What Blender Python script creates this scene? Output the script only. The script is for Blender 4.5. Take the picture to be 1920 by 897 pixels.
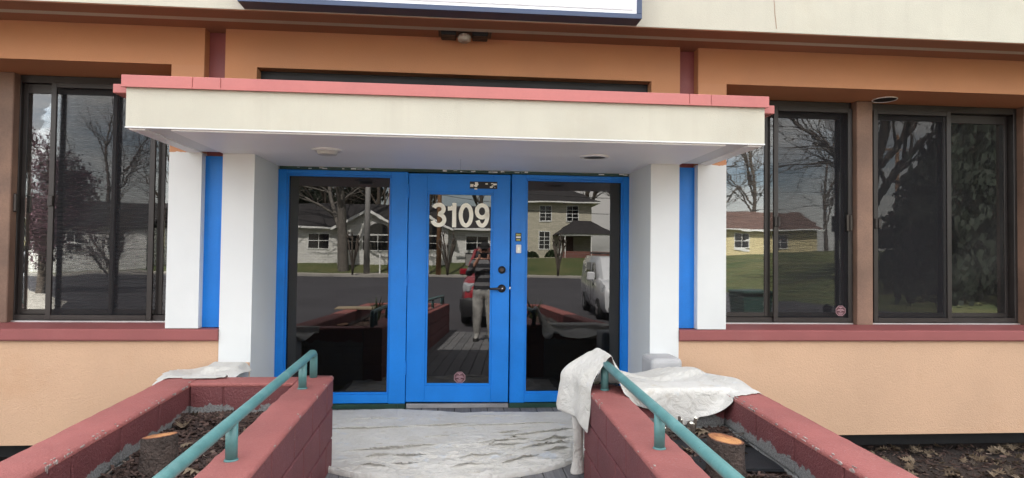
import bpy, bmesh, math, random
import numpy as np
from mathutils import Vector, Matrix, noise
R = math.radians
scene = bpy.context.scene
for o in list(bpy.data.objects): bpy.data.objects.remove(o)
col = scene.collection

# ------------------------------------------------------------------ camera
CAM = Vector((0, -5.77, 1.31))
yaw, pit, roll = math.atan(103/1200), math.atan(30.7/1200), 0.0118
F = Vector((math.sin(yaw)*math.cos(pit), math.cos(yaw)*math.cos(pit), math.sin(pit)))
R0 = Vector((math.cos(yaw), -math.sin(yaw), 0)); U0 = R0.cross(F)
Rr = R0*math.cos(roll) + U0*math.sin(roll); Uu = -R0*math.sin(roll) + U0*math.cos(roll)
cam_d = bpy.data.cameras.new('camera'); cam = bpy.data.objects.new('camera', cam_d); col.objects.link(cam)
m = Matrix((Rr, Uu, -F)).transposed().to_4x4(); m.translation = CAM
cam.matrix_world = m
cam_d.sensor_width = 36; cam_d.lens = 36*1200/1920
cam_d.clip_start = 0.02; cam_d.clip_end = 3000
scene.camera = cam

# ------------------------------------------------------------------ light
SUN_EL, SUN_AZ = R(50), R(-15)          # azimuth measured from +Y towards +X
w = bpy.data.worlds.new('World'); scene.world = w; w.use_nodes = True
nt = w.node_tree; nt.nodes.clear()
out = nt.nodes.new('ShaderNodeOutputWorld'); bg = nt.nodes.new('ShaderNodeBackground')
sky = nt.nodes.new('ShaderNodeTexSky'); sky.sky_type = 'NISHITA'; sky.sun_disc = False
sky.sun_elevation = SUN_EL; sky.sun_rotation = SUN_AZ; sky.dust_density = 1.5
tc = nt.nodes.new('ShaderNodeTexCoord')
mp = nt.nodes.new('ShaderNodeMapping'); mp.inputs['Scale'].default_value = (1.6, 1.6, 6.0)
nz = nt.nodes.new('ShaderNodeTexNoise'); nz.inputs['Scale'].default_value = 1.7; nz.inputs['Detail'].default_value = 8; nz.inputs['Roughness'].default_value = .58
rp = nt.nodes.new('ShaderNodeValToRGB'); rp.color_ramp.elements[0].position = .36; rp.color_ramp.elements[1].position = .66
mx = nt.nodes.new('ShaderNodeMix'); mx.data_type = 'RGBA'
mx.inputs['B'].default_value = (10.9, 10.3, 9.5, 1)      # sunlit broken cloud
lk = nt.links.new
lk(tc.outputs['Generated'], mp.inputs['Vector']); lk(mp.outputs['Vector'], nz.inputs['Vector'])
lk(nz.outputs['Fac'], rp.inputs['Fac']); lk(rp.outputs['Color'], mx.inputs['Factor'])
lk(sky.outputs['Color'], mx.inputs['A']); lk(mx.outputs['Result'], bg.inputs['Color'])
bg.inputs['Strength'].default_value = 0.085
lk(bg.outputs['Background'], out.inputs['Surface'])
sun_d = bpy.data.lights.new('sun', 'SUN'); sun_d.energy = 5.0; sun_d.angle = R(0.5); sun_d.color = (1, .95, .87)
sun = bpy.data.objects.new('sun', sun_d); col.objects.link(sun)
sd = Vector((math.sin(SUN_AZ)*math.cos(SUN_EL), math.cos(SUN_AZ)*math.cos(SUN_EL), math.sin(SUN_EL)))
sun.rotation_euler = sd.to_track_quat('Z', 'Y').to_euler(); sun.location = sd*60
vs = scene.view_settings
vs.view_transform = 'Standard'; vs.look = 'None'; vs.gamma = 1; vs.use_curve_mapping = False
vs.exposure = 2.45
scene.cycles.max_bounces = 8; scene.cycles.diffuse_bounces = 5; scene.cycles.glossy_bounces = 4
scene.cycles.transparent_max_bounces = 12; scene.cycles.caustics_reflective = False; scene.cycles.caustics_refractive = False

# ------------------------------------------------------------------ materials
def newmat(name):
    mt = bpy.data.materials.new(name); mt.use_nodes = True
    return mt, mt.node_tree, mt.node_tree.nodes['Principled BSDF']
def mul(c, k): return (min(1, c[0]*k), min(1, c[1]*k), min(1, c[2]*k), 1)
def noisenode(t, scale, detail=4, rough=.55, obj=True, vscale=None, dist=0):
    c = t.nodes.new('ShaderNodeTexCoord'); n = t.nodes.new('ShaderNodeTexNoise')
    n.inputs['Scale'].default_value = scale; n.inputs['Detail'].default_value = detail; n.inputs['Roughness'].default_value = rough
    n.inputs['Distortion'].default_value = dist
    if vscale:
        q = t.nodes.new('ShaderNodeMapping'); q.inputs['Scale'].default_value = vscale
        t.links.new(c.outputs['Object'], q.inputs['Vector']); t.links.new(q.outputs['Vector'], n.inputs['Vector'])
    else: t.links.new(c.outputs['Object'], n.inputs['Vector'])
    return n
def ramp(t, src, a, b, ca=(0,0,0,1), cb=(1,1,1,1)):
    r = t.nodes.new('ShaderNodeValToRGB'); e = r.color_ramp.elements
    e[0].position = a; e[1].position = b; e[0].color = ca; e[1].color = cb
    t.links.new(src, r.inputs['Fac']); return r
def mix(t, fac, A, B, blend='MIX'):
    q = t.nodes.new('ShaderNodeMix'); q.data_type = 'RGBA'; q.blend_type = blend
    for s, v in (('Factor', fac), ('A', A), ('B', B)):
        if isinstance(v, (int, float, tuple)): q.inputs[s].default_value = v
        else: t.links.new(v, q.inputs[s])
    return q.outputs['Result']
def bump(t, b, h, strength=.3, dist=.01):
    n = t.nodes.new('ShaderNodeBump'); n.inputs['Strength'].default_value = strength; n.inputs['Distance'].default_value = dist
    t.links.new(h, n.inputs['Height'])
    if isinstance(b, bpy.types.ShaderNodeBsdfPrincipled) or 'Normal' in b.inputs: t.links.new(n.outputs['Normal'], b.inputs['Normal'])
    return n
def paint(name, c, rough=.5, var=.12, scale=3, fine=80, bstr=.15, bdist=.004, metal=0, spec=.5, stain=None, streak=None, specks=None):
    mt, t, b = newmat(name)
    n1 = noisenode(t, scale, 5); n2 = noisenode(t, fine, 3)
    r1 = ramp(t, n1.outputs['Fac'], .3, .7, mul(c, 1-var), mul(c, 1+var))
    cc = r1.outputs['Color']
    r2 = ramp(t, n2.outputs['Fac'], .3, .7, (1-var*.6,)*3+(1,), (1,1,1,1))
    cc = mix(t, 1.0, cc, r2.outputs['Color'], 'MULTIPLY')
    if streak:     # vertical run-off streaks
        n3 = noisenode(t, 1, 4, .6, vscale=(9, 9, .55))
        r3 = ramp(t, n3.outputs['Fac'], .52, .75)
        cc = mix(t, r3.outputs['Color'], cc, mix(t, .3, cc, streak+(1,)))
    if stain:
        n4 = noisenode(t, 1.3, 6, .65); r4 = ramp(t, n4.outputs['Fac'], .55, .72)
        cc = mix(t, r4.outputs['Color'], cc, mix(t, .5, cc, stain+(1,)))
    if specks:     # small scuffs, chips and dirt marks
        n5 = noisenode(t, specks[1], 5, .7); r5 = ramp(t, n5.outputs['Fac'], specks[2], specks[2]+.03); cc = mix(t, r5.outputs['Color'], cc, specks[0]+(1,))
    t.links.new(cc, b.inputs['Base Color'])
    rr = ramp(t, n1.outputs['Fac'], .2, .8, (rough*.85,)*3+(1,), (min(1,rough*1.15),)*3+(1,))
    t.links.new(rr.outputs['Color'], b.inputs['Roughness'])
    b.inputs['Metallic'].default_value = metal
    b.inputs['Specular IOR Level'].default_value = spec
    bump(t, b, n2.outputs['Fac'], bstr, bdist)
    return mt
PEACH = (.607, .396, .257); WHITE = (.69, .71, .70); MAROON = (.285, .083, .08)
M = {}
M['peach'] = paint('peach stucco', PEACH, .85, .09, 1.1, 110, .8, .006, stain=(.52,.31,.18), specks=((.34,.20,.12), 17, .735))
M['peach_upper'] = paint('sheltered deep peach stucco', (.52,.245,.12), .85, .07, 1.6, 130, .5, .004)  # deeper and more orange than the peach of the lower wall
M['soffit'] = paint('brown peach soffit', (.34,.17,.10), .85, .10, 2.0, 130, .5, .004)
M['cream'] = paint('cream stucco', (.535,.52,.43), .85, .06, 2.2, 150, .5, .004, stain=(.46,.43,.335), streak=(.44,.415,.345), specks=((.36,.33,.27), 15, .73))
M['white'] = paint('fresh white paint', WHITE, .6, .03, 2, 150, .25, .003)
M['ceiling'] = paint('glossy white soffit', (.87,.865,.845), .5, .03, 2, 60, .03, .002)
M['blue'] = paint('blue paint', (.008,.20,.67), .38, .11, 3, 90, .10, .003, spec=.35, streak=(.010,.17,.58), specks=((.03,.16,.42), 26, .70))
M['green_old'] = paint('old dark green paint', (.012,.05,.035), .5, .3, 12, 60, .2, .003)
M['maroon'] = paint('maroon sill paint', MAROON, .55, .10, 3, 90, .2, .003, stain=(.35,.14,.13))
M['coping'] = paint('red metal coping', (.47,.15,.135), .42, .07, 2.5, 60, .08, .003, stain=(.36,.10,.10))
M['post'] = paint('weathered post paint', (.22,.135,.095), .75, .3, 2.2, 90, .4, .004, stain=(.05,.045,.045))
M['bronze'] = paint('dark bronze aluminium', (.036,.031,.029), .38, .15, 4, 80, .05, .002, metal=.3)
M['alu'] = paint('bare aluminium', (.62,.62,.62), .35, .1, 6, 80, .05, .002, metal=.8)
M['black'] = paint('black', (.010,.010,.011), .6, .2, 4, 60, .2, .003)
M['interior'] = paint('dark interior', (.03,.03,.032), .8, .2, 2, 40, .1, .003)
M['navy'] = paint('navy sign frame', (.040,.065,.13), .4, .1, 3, 60, .05, .002)
M['signwhite'] = paint('white sign face', (.84,.87,.90), .3, .02, 2, 60, .02, .002)
M['teal'] = paint('teal rail paint', (.085,.215,.21), .42, .14, 9, 70, .25, .003, stain=(.12,.22,.21), streak=(.26,.42,.42), specks=((.045,.06,.055), 34, .68))
M['handle'] = paint('dark handle metal', (.06,.052,.048), .32, .1, 9, 80, .03, .001, metal=.8)
M['gold'] = paint('cream gold vinyl', (.94,.91,.77), .35, .06, 5, 80, .02, .001)
M['yellow'] = paint('yellowed label', (.45,.42,.10), .5, .2, 40, 90, .02, .001)
M['plastic'] = paint('white plastic', (.75,.75,.72), .4, .03, 4, 60, .02, .001)
M['sticker'] = paint('maroon sticker', (.07,.018,.025), .4, .1, 9, 60, .02, .001)
M['stickerw'] = paint('pale sticker print', (.38,.24,.26), .5, .1, 9, 60, .02, .001)
M['lamp'] = paint('fluted lamp glass', (.42,.38,.33), .2, .1, 9, 60, .02, .001)
M['lens'] = paint('frosted lamp lens', (.55,.54,.50), .3, .05, 9, 60, .02, .001)
M['asphalt'] = paint('asphalt', (.072,.069,.076), .9, .18, .5, 60, .5, .006, stain=(.05,.05,.055), spec=.2)
M['block_grey'] = paint('grey covered block', (.46,.46,.46), .85, .1, 4, 60, .4, .005)
M['concrete'] = paint('pale concrete', (.42,.39,.34), .85, .12, .6, 40, .4, .005, stain=(.3,.28,.25))
M['curb'] = paint('kerb concrete', (.34,.32,.29), .85, .12, .8, 40, .4, .005)
M['dirt'] = paint('dark mulch soil', (.035,.024,.019), .95, .35, 6, 60, .9, .02)
M['bark'] = paint('tree bark', (.095,.075,.06), .9, .3, 5, 40, .9, .02)
M['bark_grey'] = paint('grey bark', (.14,.125,.11), .9, .3, 4, 40, .9, .02)
M['pole_grey'] = paint('grey utility pole', (.26,.25,.24), .8, .1, 2, 40, .3, .005)
M['pole_brown'] = paint('brown timber pole', (.24,.125,.06), .8, .18, 2, 30, .4, .005, streak=(.12,.06,.03))
M['roof_dark'] = paint('dark shingles', (.030,.027,.028), .9, .25, 1.2, 20, .6, .02)
M['roof_brown'] = paint('brown shingles', (.13,.075,.06), .9, .2, 1.2, 20, .6, .02)
M['wall_yellow'] = paint('pale yellow siding', (.66,.56,.32), .7, .05, 1.2, 30, .2, .01)
M['trimw'] = paint('white trim', (.78,.78,.76), .5, .03, 2, 30, .1, .003)
M['tyre'] = paint('tyre rubber', (.014,.014,.015), .8, .1, 8, 60, .2, .003)
M['rim'] = paint('wheel metal', (.35,.35,.36), .35, .05, 5, 60, .02, .001, metal=.7)
M['mat'] = paint('black rubber mat', (.012,.014,.017), .55, .2, 8, 90, .2, .002)
M['board'] = paint('weathered board', (.34,.27,.18), .8, .15, 3, 50, .4, .003)
M['wire'] = paint('cable', (.012,.012,.012), .6, .1, 3, 30, .05, .001)
M['bin'] = paint('dark green bin', (.012,.035,.03), .5, .1, 3, 30, .05, .001)
M['skin'] = paint('skin', (.55,.30,.22), .55, .08, 12, 80, .1, .001)
M['hair'] = paint('black cap cloth', (.012,.012,.013), .8, .1, 12, 80, .1, .001)
M['phone'] = paint('black phone', (.01,.01,.012), .25, .1, 5, 50, .02, .001)
M['shoe'] = paint('dark shoe', (.02,.019,.018), .7, .2, 9, 60, .2, .002)
M['lamp_clear'] = paint('headlamp lens', (.45,.46,.48), .15, .1, 12, 60, .02, .001, spec=.8)
M['shrub'] = paint('evergreen shrub leaves', (.035,.06,.02), .7, .3, 9, 40, .2, .01)
M['blossom'] = paint('pink blossom', (.19,.10,.13), .8, .2, 9, 40, .2, .01)
M['needle'] = paint('conifer needles', (.012,.020,.010), .8, .35, 5, 40, .2, .01)
M['yucca'] = paint('spiky plant leaves', (.05,.075,.03), .6, .3, 9, 40, .2, .01)
def carpaint(name, c):
    mt = paint(name, c, .28, .02, 2, 60, .0, .001); b = mt.node_tree.nodes['Principled BSDF']
    b.inputs['Coat Weight'].default_value = .8; b.inputs['Coat Roughness'].default_value = .05; return mt
M['car_red'] = carpaint('red car paint', (.30,.012,.022)); M['van_white'] = carpaint('white van paint', (.68,.69,.71))
M['carglass'] = paint('car glass', (.010,.011,.013), .05, .02, 2, 30, .0, .001, spec=.9)
M['bumper'] = paint('black bumper plastic', (.016,.016,.018), .5, .1, 5, 60, .1, .001)
def glass(name, tint, ior, wav=.0, wscale=(1.2,1.2,5), dust=0):
    mt = bpy.data.materials.new(name); mt.use_nodes = True; t = mt.node_tree; t.nodes.clear()
    o = t.nodes.new('ShaderNodeOutputMaterial'); mxs = t.nodes.new('ShaderNodeMixShader')
    tr = t.nodes.new('ShaderNodeBsdfTransparent'); tr.inputs['Color'].default_value = tint+(1,)
    gl = t.nodes.new('ShaderNodeBsdfGlossy'); gl.inputs['Roughness'].default_value = .0; gl.inputs['Color'].default_value = (1,1,1,1)
    fr = t.nodes.new('ShaderNodeFresnel'); fr.inputs['IOR'].default_value = ior
    if wav:
        n = noisenode(t, 1.0, 2, .4, vscale=wscale); bp = bump(t, gl, n.outputs['Fac'], 1.0, wav)
    t.links.new(fr.outputs['Fac'], mxs.inputs['Fac']); t.links.new(tr.outputs['BSDF'], mxs.inputs[1]); t.links.new(gl.outputs['BSDF'], mxs.inputs[2])
    if dust:      # thin film of dust and smears on the pane
        df = t.nodes.new('ShaderNodeBsdfDiffuse'); df.inputs['Color'].default_value = (.45,.44,.42,1); m2 = t.nodes.new('ShaderNodeMixShader')
        nd = noisenode(t, 2.2, 6, .65); rd = ramp(t, nd.outputs['Fac'], .3, .75, (dust*.5,)*3+(1,), (dust*1.6,)*3+(1,))
        t.links.new(rd.outputs['Color'], m2.inputs['Fac']); t.links.new(mxs.outputs['Shader'], m2.inputs[1]); t.links.new(df.outputs['BSDF'], m2.inputs[2]); mxs = m2
    t.links.new(mxs.outputs['Shader'], o.inputs['Surface']); return mt
M['glass_door'] = glass('dark tinted door glass', (.10,.10,.11), 1.70, .00022, dust=.006)
M['glass_win'] = glass('window glass', (.60,.62,.63), 1.85, .0004, (1.5,1.5,7), dust=.03)
def screen_mat():
    mt = bpy.data.materials.new('insect screen'); mt.use_nodes = True; t = mt.node_tree; t.nodes.clear()
    o = t.nodes.new('ShaderNodeOutputMaterial'); mxs = t.nodes.new('ShaderNodeMixShader'); mxs.inputs['Fac'].default_value = .50
    tr = t.nodes.new('ShaderNodeBsdfTransparent'); d = t.nodes.new('ShaderNodeBsdfDiffuse'); d.inputs['Color'].default_value = (.028,.028,.031,1)
    t.links.new(tr.outputs['BSDF'], mxs.inputs[1]); t.links.new(d.outputs['BSDF'], mxs.inputs[2]); t.links.new(mxs.outputs['Shader'], o.inputs['Surface']); return mt
M['screen'] = screen_mat()
def zpaint(name, low, high, zc, rag, rough=.7):       # two coats meeting at a ragged painted line
    mt, t, b = newmat(name)
    g = t.nodes.new('ShaderNodeNewGeometry'); s = t.nodes.new('ShaderNodeSeparateXYZ'); t.links.new(g.outputs['Position'], s.inputs['Vector'])
    n = noisenode(t, 16, 4); n2 = noisenode(t, 140, 3); n3 = noisenode(t, 1.6, 5)
    a = t.nodes.new('ShaderNodeMath'); a.operation = 'MULTIPLY_ADD'; a.inputs[1].default_value = rag; t.links.new(n.outputs['Fac'], a.inputs[0]); t.links.new(s.outputs['Z'], a.inputs[2])
    c = t.nodes.new('ShaderNodeMath'); c.operation = 'GREATER_THAN'; c.inputs[1].default_value = zc+rag*.5; t.links.new(a.outputs[0], c.inputs[0])
    lo = ramp(t, n3.outputs['Fac'], .3, .7, mul(low,.93), mul(low,1.03)); hi = ramp(t, n3.outputs['Fac'], .3, .7, mul(high,.92), mul(high,1.04))
    t.links.new(mix(t, c.outputs[0], lo.outputs['Color'], hi.outputs['Color']), b.inputs['Base Color'])
    b.inputs['Roughness'].default_value = rough; bump(t, b, n2.outputs['Fac'], .35, .003); return mt
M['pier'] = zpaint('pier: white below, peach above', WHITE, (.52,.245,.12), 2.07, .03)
M['pier_in'] = zpaint('pillar: white on peach base', PEACH, WHITE, .475, .01)
def blockpaint(name, zb, zslope, base=MAROON):
    # maroon paint, worn to bare grey concrete in chips and in a ragged band along the soil line
    mt, t, b = newmat(name)
    g = t.nodes.new('ShaderNodeNewGeometry'); s = t.nodes.new('ShaderNodeSeparateXYZ'); t.links.new(g.outputs['Position'], s.inputs['Vector'])
    n1 = noisenode(t, 3.2, 5); n2 = noisenode(t, 110, 4, .7); n3 = noisenode(t, 5.5, 6, .7); n4 = noisenode(t, 24, 5, .7); nb = noisenode(t, 70, 4, .7)
    c = ramp(t, n1.outputs['Fac'], .3, .7, mul(base,.86), mul(base,1.12)).outputs['Color']
    # pale chalky bloom in fine specks
    sp = ramp(t, n2.outputs['Fac'], .60, .72); bl = ramp(t, n3.outputs['Fac'], .42, .62)
    f = mix(t, 1.0, sp.outputs['Color'], bl.outputs['Color'], 'MULTIPLY')
    c = mix(t, f, c, (.42,.30,.29,1))
    # chips
    ch = ramp(t, n4.outputs['Fac'], .735, .75); c = mix(t, ch.outputs['Color'], c, (.50,.47,.43,1))
    if zb is not None:
        # bare band: z - slope*y < zb + noise
        a = t.nodes.new('ShaderNodeMath'); a.operation = 'MULTIPLY_ADD'; a.inputs[1].default_value = -zslope
        t.links.new(s.outputs['Y'], a.inputs[0]); t.links.new(s.outputs['Z'], a.inputs[2])
        q = t.nodes.new('ShaderNodeMath'); q.operation = 'MULTIPLY_ADD'; q.inputs[1].default_value = -.22
        t.links.new(n3.outputs['Fac'], q.inputs[0]); t.links.new(a.outputs[0], q.inputs[2])
        lt = t.nodes.new('ShaderNodeMath'); lt.operation = 'LESS_THAN'; lt.inputs[1].default_value = zb-.11; t.links.new(q.outputs[0], lt.inputs[0])
        gc = ramp(t, n2.outputs['Fac'], .3, .7, (.10,.105,.10,1), (.30,.30,.29,1))
        c = mix(t, lt.outputs[0], c, gc.outputs['Color'])
    t.links.new(c, b.inputs['Base Color']); b.inputs['Roughness'].default_value = .68
    bump(t, b, nb.outputs['Fac'], .8, .012); return mt
RS = .035                                  # fall of the ramp and of the wall tops, metres per metre
M['block'] = blockpaint('worn maroon block', None, RS, (.150,.043,.045)); M['block_in'] = blockpaint('worn maroon block with bare foot', .395, RS, (.150,.041,.042))
M['cap'] = blockpaint('maroon wall cap', None, RS, (.315,.10,.088))
def deckmat():
    mt, t, b = newmat('grey composite decking')
    n = noisenode(t, 1, 5, .6, vscale=(60, 2.2, 20), dist=.6); n1 = noisenode(t, 2.5, 4)
    oi = t.nodes.new('ShaderNodeObjectInfo')
    c = ramp(t, n.outputs['Fac'], .3, .7, (.125,.128,.135,1), (.215,.215,.22,1)).outputs['Color']
    rv = ramp(t, oi.outputs['Random'], 0, 1, (.84,.84,.85,1), (1.06,1.05,1.04,1)); c = mix(t, 1.0, c, rv.outputs['Color'], 'MULTIPLY')
    d = ramp(t, n1.outputs['Fac'], .45, .7, (1,1,1,1), (.75,.72,.70,1)); c = mix(t, 1.0, c, d.outputs['Color'], 'MULTIPLY')
    t.links.new(c, b.inputs['Base Color']); b.inputs['Roughness'].default_value = .75; bump(t, b, n.outputs['Fac'], .4, .003); return mt
M['deck'] = deckmat()
def clothmat():
    mt, t, b = newmat('canvas drop cloth')
    n1 = noisenode(t, 4.5, 6, .6); n2 = noisenode(t, 220, 2); n3 = noisenode(t, 17, 4, .7); n4 = noisenode(t, 9, 3, .5)
    c = ramp(t, n1.outputs['Fac'], .3, .7, (.52,.505,.455,1), (.62,.61,.57,1)).outputs['Color']
    s1 = ramp(t, n4.outputs['Fac'], .62, .78); c = mix(t, s1.outputs['Color'], c, (.47,.43,.35,1))
    s2 = ramp(t, n3.outputs['Fac'], .74, .755); c = mix(t, s2.outputs['Color'], c, (.16,.17,.17,1))
    s3 = ramp(t, n3.outputs['Fac'], .26, .275, (1,1,1,1), (0,0,0,1)); c = mix(t, s3.outputs['Color'], c, (.80,.81,.80,1))
    n5 = noisenode(t, 6.3, 5, .6); s4 = ramp(t, n5.outputs['Fac'], .60, .70); c = mix(t, s4.outputs['Color'], c, (.53,.555,.57,1))
    t.links.new(c, b.inputs['Base Color']); b.inputs['Roughness'].default_value = .9; b.inputs['Sheen Weight'].default_value = .1
    nb = noisenode(t, 13, 7, .62, dist=1.2); bump(t, b, nb.outputs['Fac'], .75, .03); return mt
M['cloth'] = clothmat()
def chipmat(name, ramps, scale=400):
    mt, t, b = newmat(name)
    a = t.nodes.new('ShaderNodeAttribute'); a.attribute_name = 'tone'
    r = t.nodes.new('ShaderNodeValToRGB'); e = r.color_ramp.elements
    e[0].position, e[0].color = ramps[0]; e[1].position, e[1].color = ramps[-1]
    for p, c in ramps[1:-1]: q = e.new(p); q.color = c
    t.links.new(a.outputs['Fac'], r.inputs['Fac']); t.links.new(r.outputs['Color'], b.inputs['Base Color']); b.inputs['Roughness'].default_value = .85
    n = noisenode(t, scale, 3); bump(t, b, n.outputs['Fac'], .4, .003); return mt
M['mulch'] = chipmat('bark mulch', [(0,(.016,.010,.008,1)), (.5,(.050,.028,.021,1)), (.85,(.105,.062,.048,1)), (1,(.24,.19,.15,1))])
M['leaf'] = chipmat('dead oak leaves', [(0,(.05,.035,.022,1)), (.5,(.13,.095,.06,1)), (1,(.21,.16,.105,1))])
def brickmat(name, c1, c2, mortar, scale=1.0, bw=.42, rh=.13):
    mt, t, b = newmat(name)
    tcn = t.nodes.new('ShaderNodeTexCoord'); mpn = t.nodes.new('ShaderNodeMapping'); mpn.inputs['Rotation'].default_value = (R(90), 0, 0)
    br = t.nodes.new('ShaderNodeTexBrick'); br.inputs['Scale'].default_value = scale; br.inputs['Brick Width'].default_value = bw; br.inputs['Row Height'].default_value = rh
    br.inputs['Mortar Size'].default_value = .012; br.inputs['Color1'].default_value = c1; br.inputs['Color2'].default_value = c2; br.inputs['Mortar'].default_value = mortar
    t.links.new(tcn.outputs['Object'], mpn.inputs['Vector']); t.links.new(mpn.outputs['Vector'], br.inputs['Vector'])
    t.links.new(br.outputs['Color'], b.inputs['Base Color']); b.inputs['Roughness'].default_value = .85; bump(t, b, br.outputs['Fac'], -.4, .01); return mt
M['brick_white'] = brickmat('white painted brick', (.78,.77,.74,1), (.66,.65,.62,1), (.42,.41,.40,1))
M['brick_cream'] = brickmat('cream brick', (.62,.58,.46,1), (.50,.47,.37,1), (.32,.30,.25,1))
M['brick_red'] = brickmat('red brick', (.20,.06,.045,1), (.15,.05,.04,1), (.22,.19,.17,1))
def grassmat():
    mt, t, b = newmat('lawn'); n = noisenode(t, .35, 6, .65); n2 = noisenode(t, 25, 3)
    c = ramp(t, n.outputs['Fac'], .3, .7, (.045,.075,.018,1), (.13,.125,.045,1)).outputs['Color']
    t.links.new(c, b.inputs['Base Color']); b.inputs['Roughness'].default_value = .9; bump(t, b, n2.outputs['Fac'], .8, .03); return mt
M['grass'] = grassmat()
def stumptop():
    mt, t, b = newmat('cut wood'); n = noisenode(t, 9, 5, .65); n2 = noisenode(t, 90, 3)
    at = t.nodes.new('ShaderNodeAttribute'); at.attribute_name = 'tone'
    ad = t.nodes.new('ShaderNodeMath'); ad.operation = 'MULTIPLY_ADD'; ad.inputs[1].default_value = .35; t.links.new(n.outputs['Fac'], ad.inputs[0]); t.links.new(at.outputs['Fac'], ad.inputs[2])
    sn = t.nodes.new('ShaderNodeMath'); sn.operation = 'MULTIPLY'; sn.inputs[1].default_value = 70; t.links.new(ad.outputs[0], sn.inputs[0])
    s2 = t.nodes.new('ShaderNodeMath'); s2.operation = 'SINE'; t.links.new(sn.outputs[0], s2.inputs[0])
    c = ramp(t, n.outputs['Fac'], .38, .60, (.20,.055,.018,1), (.52,.25,.09,1)).outputs['Color']
    c = mix(t, ramp(t, s2.outputs[0], -.2, 1, (0,0,0,1), (.45,.45,.45,1)).outputs['Color'], c, (.17,.055,.02,1))
    c = mix(t, ramp(t, at.outputs['Fac'], .84, .93).outputs['Color'], c, (.13,.05,.025,1))
    t.links.new(c, b.inputs['Base Color']); b.inputs['Roughness'].default_value = .7; bump(t, b, n2.outputs['Fac'], .5, .004); return mt
M['cutwood'] = stumptop()
M['stumpbark'] = paint('stump bark', (.075,.055,.045), .95, .4, 14, 60, 1.0, .02)
def stripemat():
    mt, t, b = newmat('striped hooded top'); g = t.nodes.new('ShaderNodeNewGeometry'); s = t.nodes.new('ShaderNodeSeparateXYZ'); t.links.new(g.outputs['Position'], s.inputs['Vector'])
    a = t.nodes.new('ShaderNodeMath'); a.operation = 'MULTIPLY'; a.inputs[1].default_value = 1/.135; t.links.new(s.outputs['Z'], a.inputs[0])
    f = t.nodes.new('ShaderNodeMath'); f.operation = 'FRACT'; t.links.new(a.outputs[0], f.inputs[0])
    l = t.nodes.new('ShaderNodeMath'); l.operation = 'GREATER_THAN'; l.inputs[1].default_value = .55; t.links.new(f.outputs[0], l.inputs[0])
    t.links.new(mix(t, l.outputs[0], (.02,.021,.026,1), (.17,.17,.18,1)), b.inputs['Base Color']); b.inputs['Roughness'].default_value = .9; return mt
M['stripe'] = stripemat()
M['pants'] = paint('paint-spattered grey trousers', (.42,.41,.39), .9, .45, 9, 60, .4, .01)

# ------------------------------------------------------------------ mesh helpers
class MB:
    def __init__(s): s.bm = bmesh.new()
    def box(s, x0, x1, y0, y1, z0, z1, bev=0, seg=1):
        r = bmesh.ops.create_cube(s.bm, size=1)
        for v in r['verts']: v.co = Vector((x0+(v.co.x+.5)*(x1-x0), y0+(v.co.y+.5)*(y1-y0), z0+(v.co.z+.5)*(z1-z0)))
        if bev:
            es = list({e for v in r['verts'] for e in v.link_edges})
            bmesh.ops.bevel(s.bm, geom=es, offset=bev, segments=seg, affect='EDGES', profile=.5)
        return s
    def hexa(s, p):        # 8 points: bottom ring 0-3, top ring 4-7
        v = [s.bm.verts.new(q) for q in p]
        for f in ((3,2,1,0),(4,5,6,7),(0,1,5,4),(1,2,6,5),(2,3,7,6),(3,0,4,7)): s.bm.faces.new([v[i] for i in f])
        return s
    def poly(s, pts, thick=None, d=None):   # polygon, optionally extruded along vector d
        v = [s.bm.verts.new(q) for q in pts]
        f = s.bm.faces.new(v)
        if d is not None:
            r = bmesh.ops.extrude_face_region(s.bm, geom=[f]); nv = [g for g in r['geom'] if isinstance(g, bmesh.types.BMVert)]
            bmesh.ops.translate(s.bm, verts=nv, vec=Vector(d))
        return s
    def tube(s, pts, rad, n=8, cap=True):
        pts = [Vector(p) for p in pts]
        if not hasattr(rad, '__len__'): rad = [rad]*len(pts)
        rings = []; prev = None
        for i, p in enumerate(pts):
            a = pts[max(i-1, 0)]; b = pts[min(i+1, len(pts)-1)]; d = (b-a).normalized()
            if prev is None: u = d.orthogonal().normalized()
            else:
                u = prev - d*prev.dot(d); u = u.normalized() if u.length > 1e-6 else d.orthogonal().normalized()
            prev = u; q = d.cross(u)
            rings.append([s.bm.verts.new(p + (u*math.cos(2*math.pi*k/n)+q*math.sin(2*math.pi*k/n))*rad[i]) for k in range(n)])
        for a, b in zip(rings, rings[1:]):
            for k in range(n): s.bm.faces.new((a[k], a[(k+1)%n], b[(k+1)%n], b[k]))
        if cap: s.bm.faces.new(rings[0][::-1]); s.bm.faces.new(rings[-1])
        return s
    def cyl(s, p, r, h, axis='z', n=20, r2=None):
        ax = {'x': Vector((1,0,0)), 'y': Vector((0,1,0)), 'z': Vector((0,0,1))}[axis]; p = Vector(p)
        return s.tube([p, p+ax*h], [r, r2 if r2 is not None else r], n)
    def build(s, name, mat, parent=None, smooth=False, **tags):
        bmesh.ops.recalc_face_normals(s.bm, faces=s.bm.faces)
        me = bpy.data.meshes.new(name); s.bm.to_mesh(me); s.bm.free()
        return link(name, me, mat, parent, smooth, **tags)
def link(name, me, mat, parent=None, smooth=False, **tags):
    o = bpy.data.objects.new(name, me); col.objects.link(o)
    mats = mat if isinstance(mat, (list, tuple)) else [mat]
    for q in mats: me.materials.append(M[q] if isinstance(q, str) else q)
    if smooth:
        for p in me.polygons: p.use_smooth = True
    if parent: o.parent = parent
    tag(o, **tags); return o
def tag(o, label=None, cat=None, group=None, kind=None):
    if label: o['label'] = label
    if cat: o['category'] = cat
    if group: o['group'] = group
    if kind: o['kind'] = kind
    return o
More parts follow.
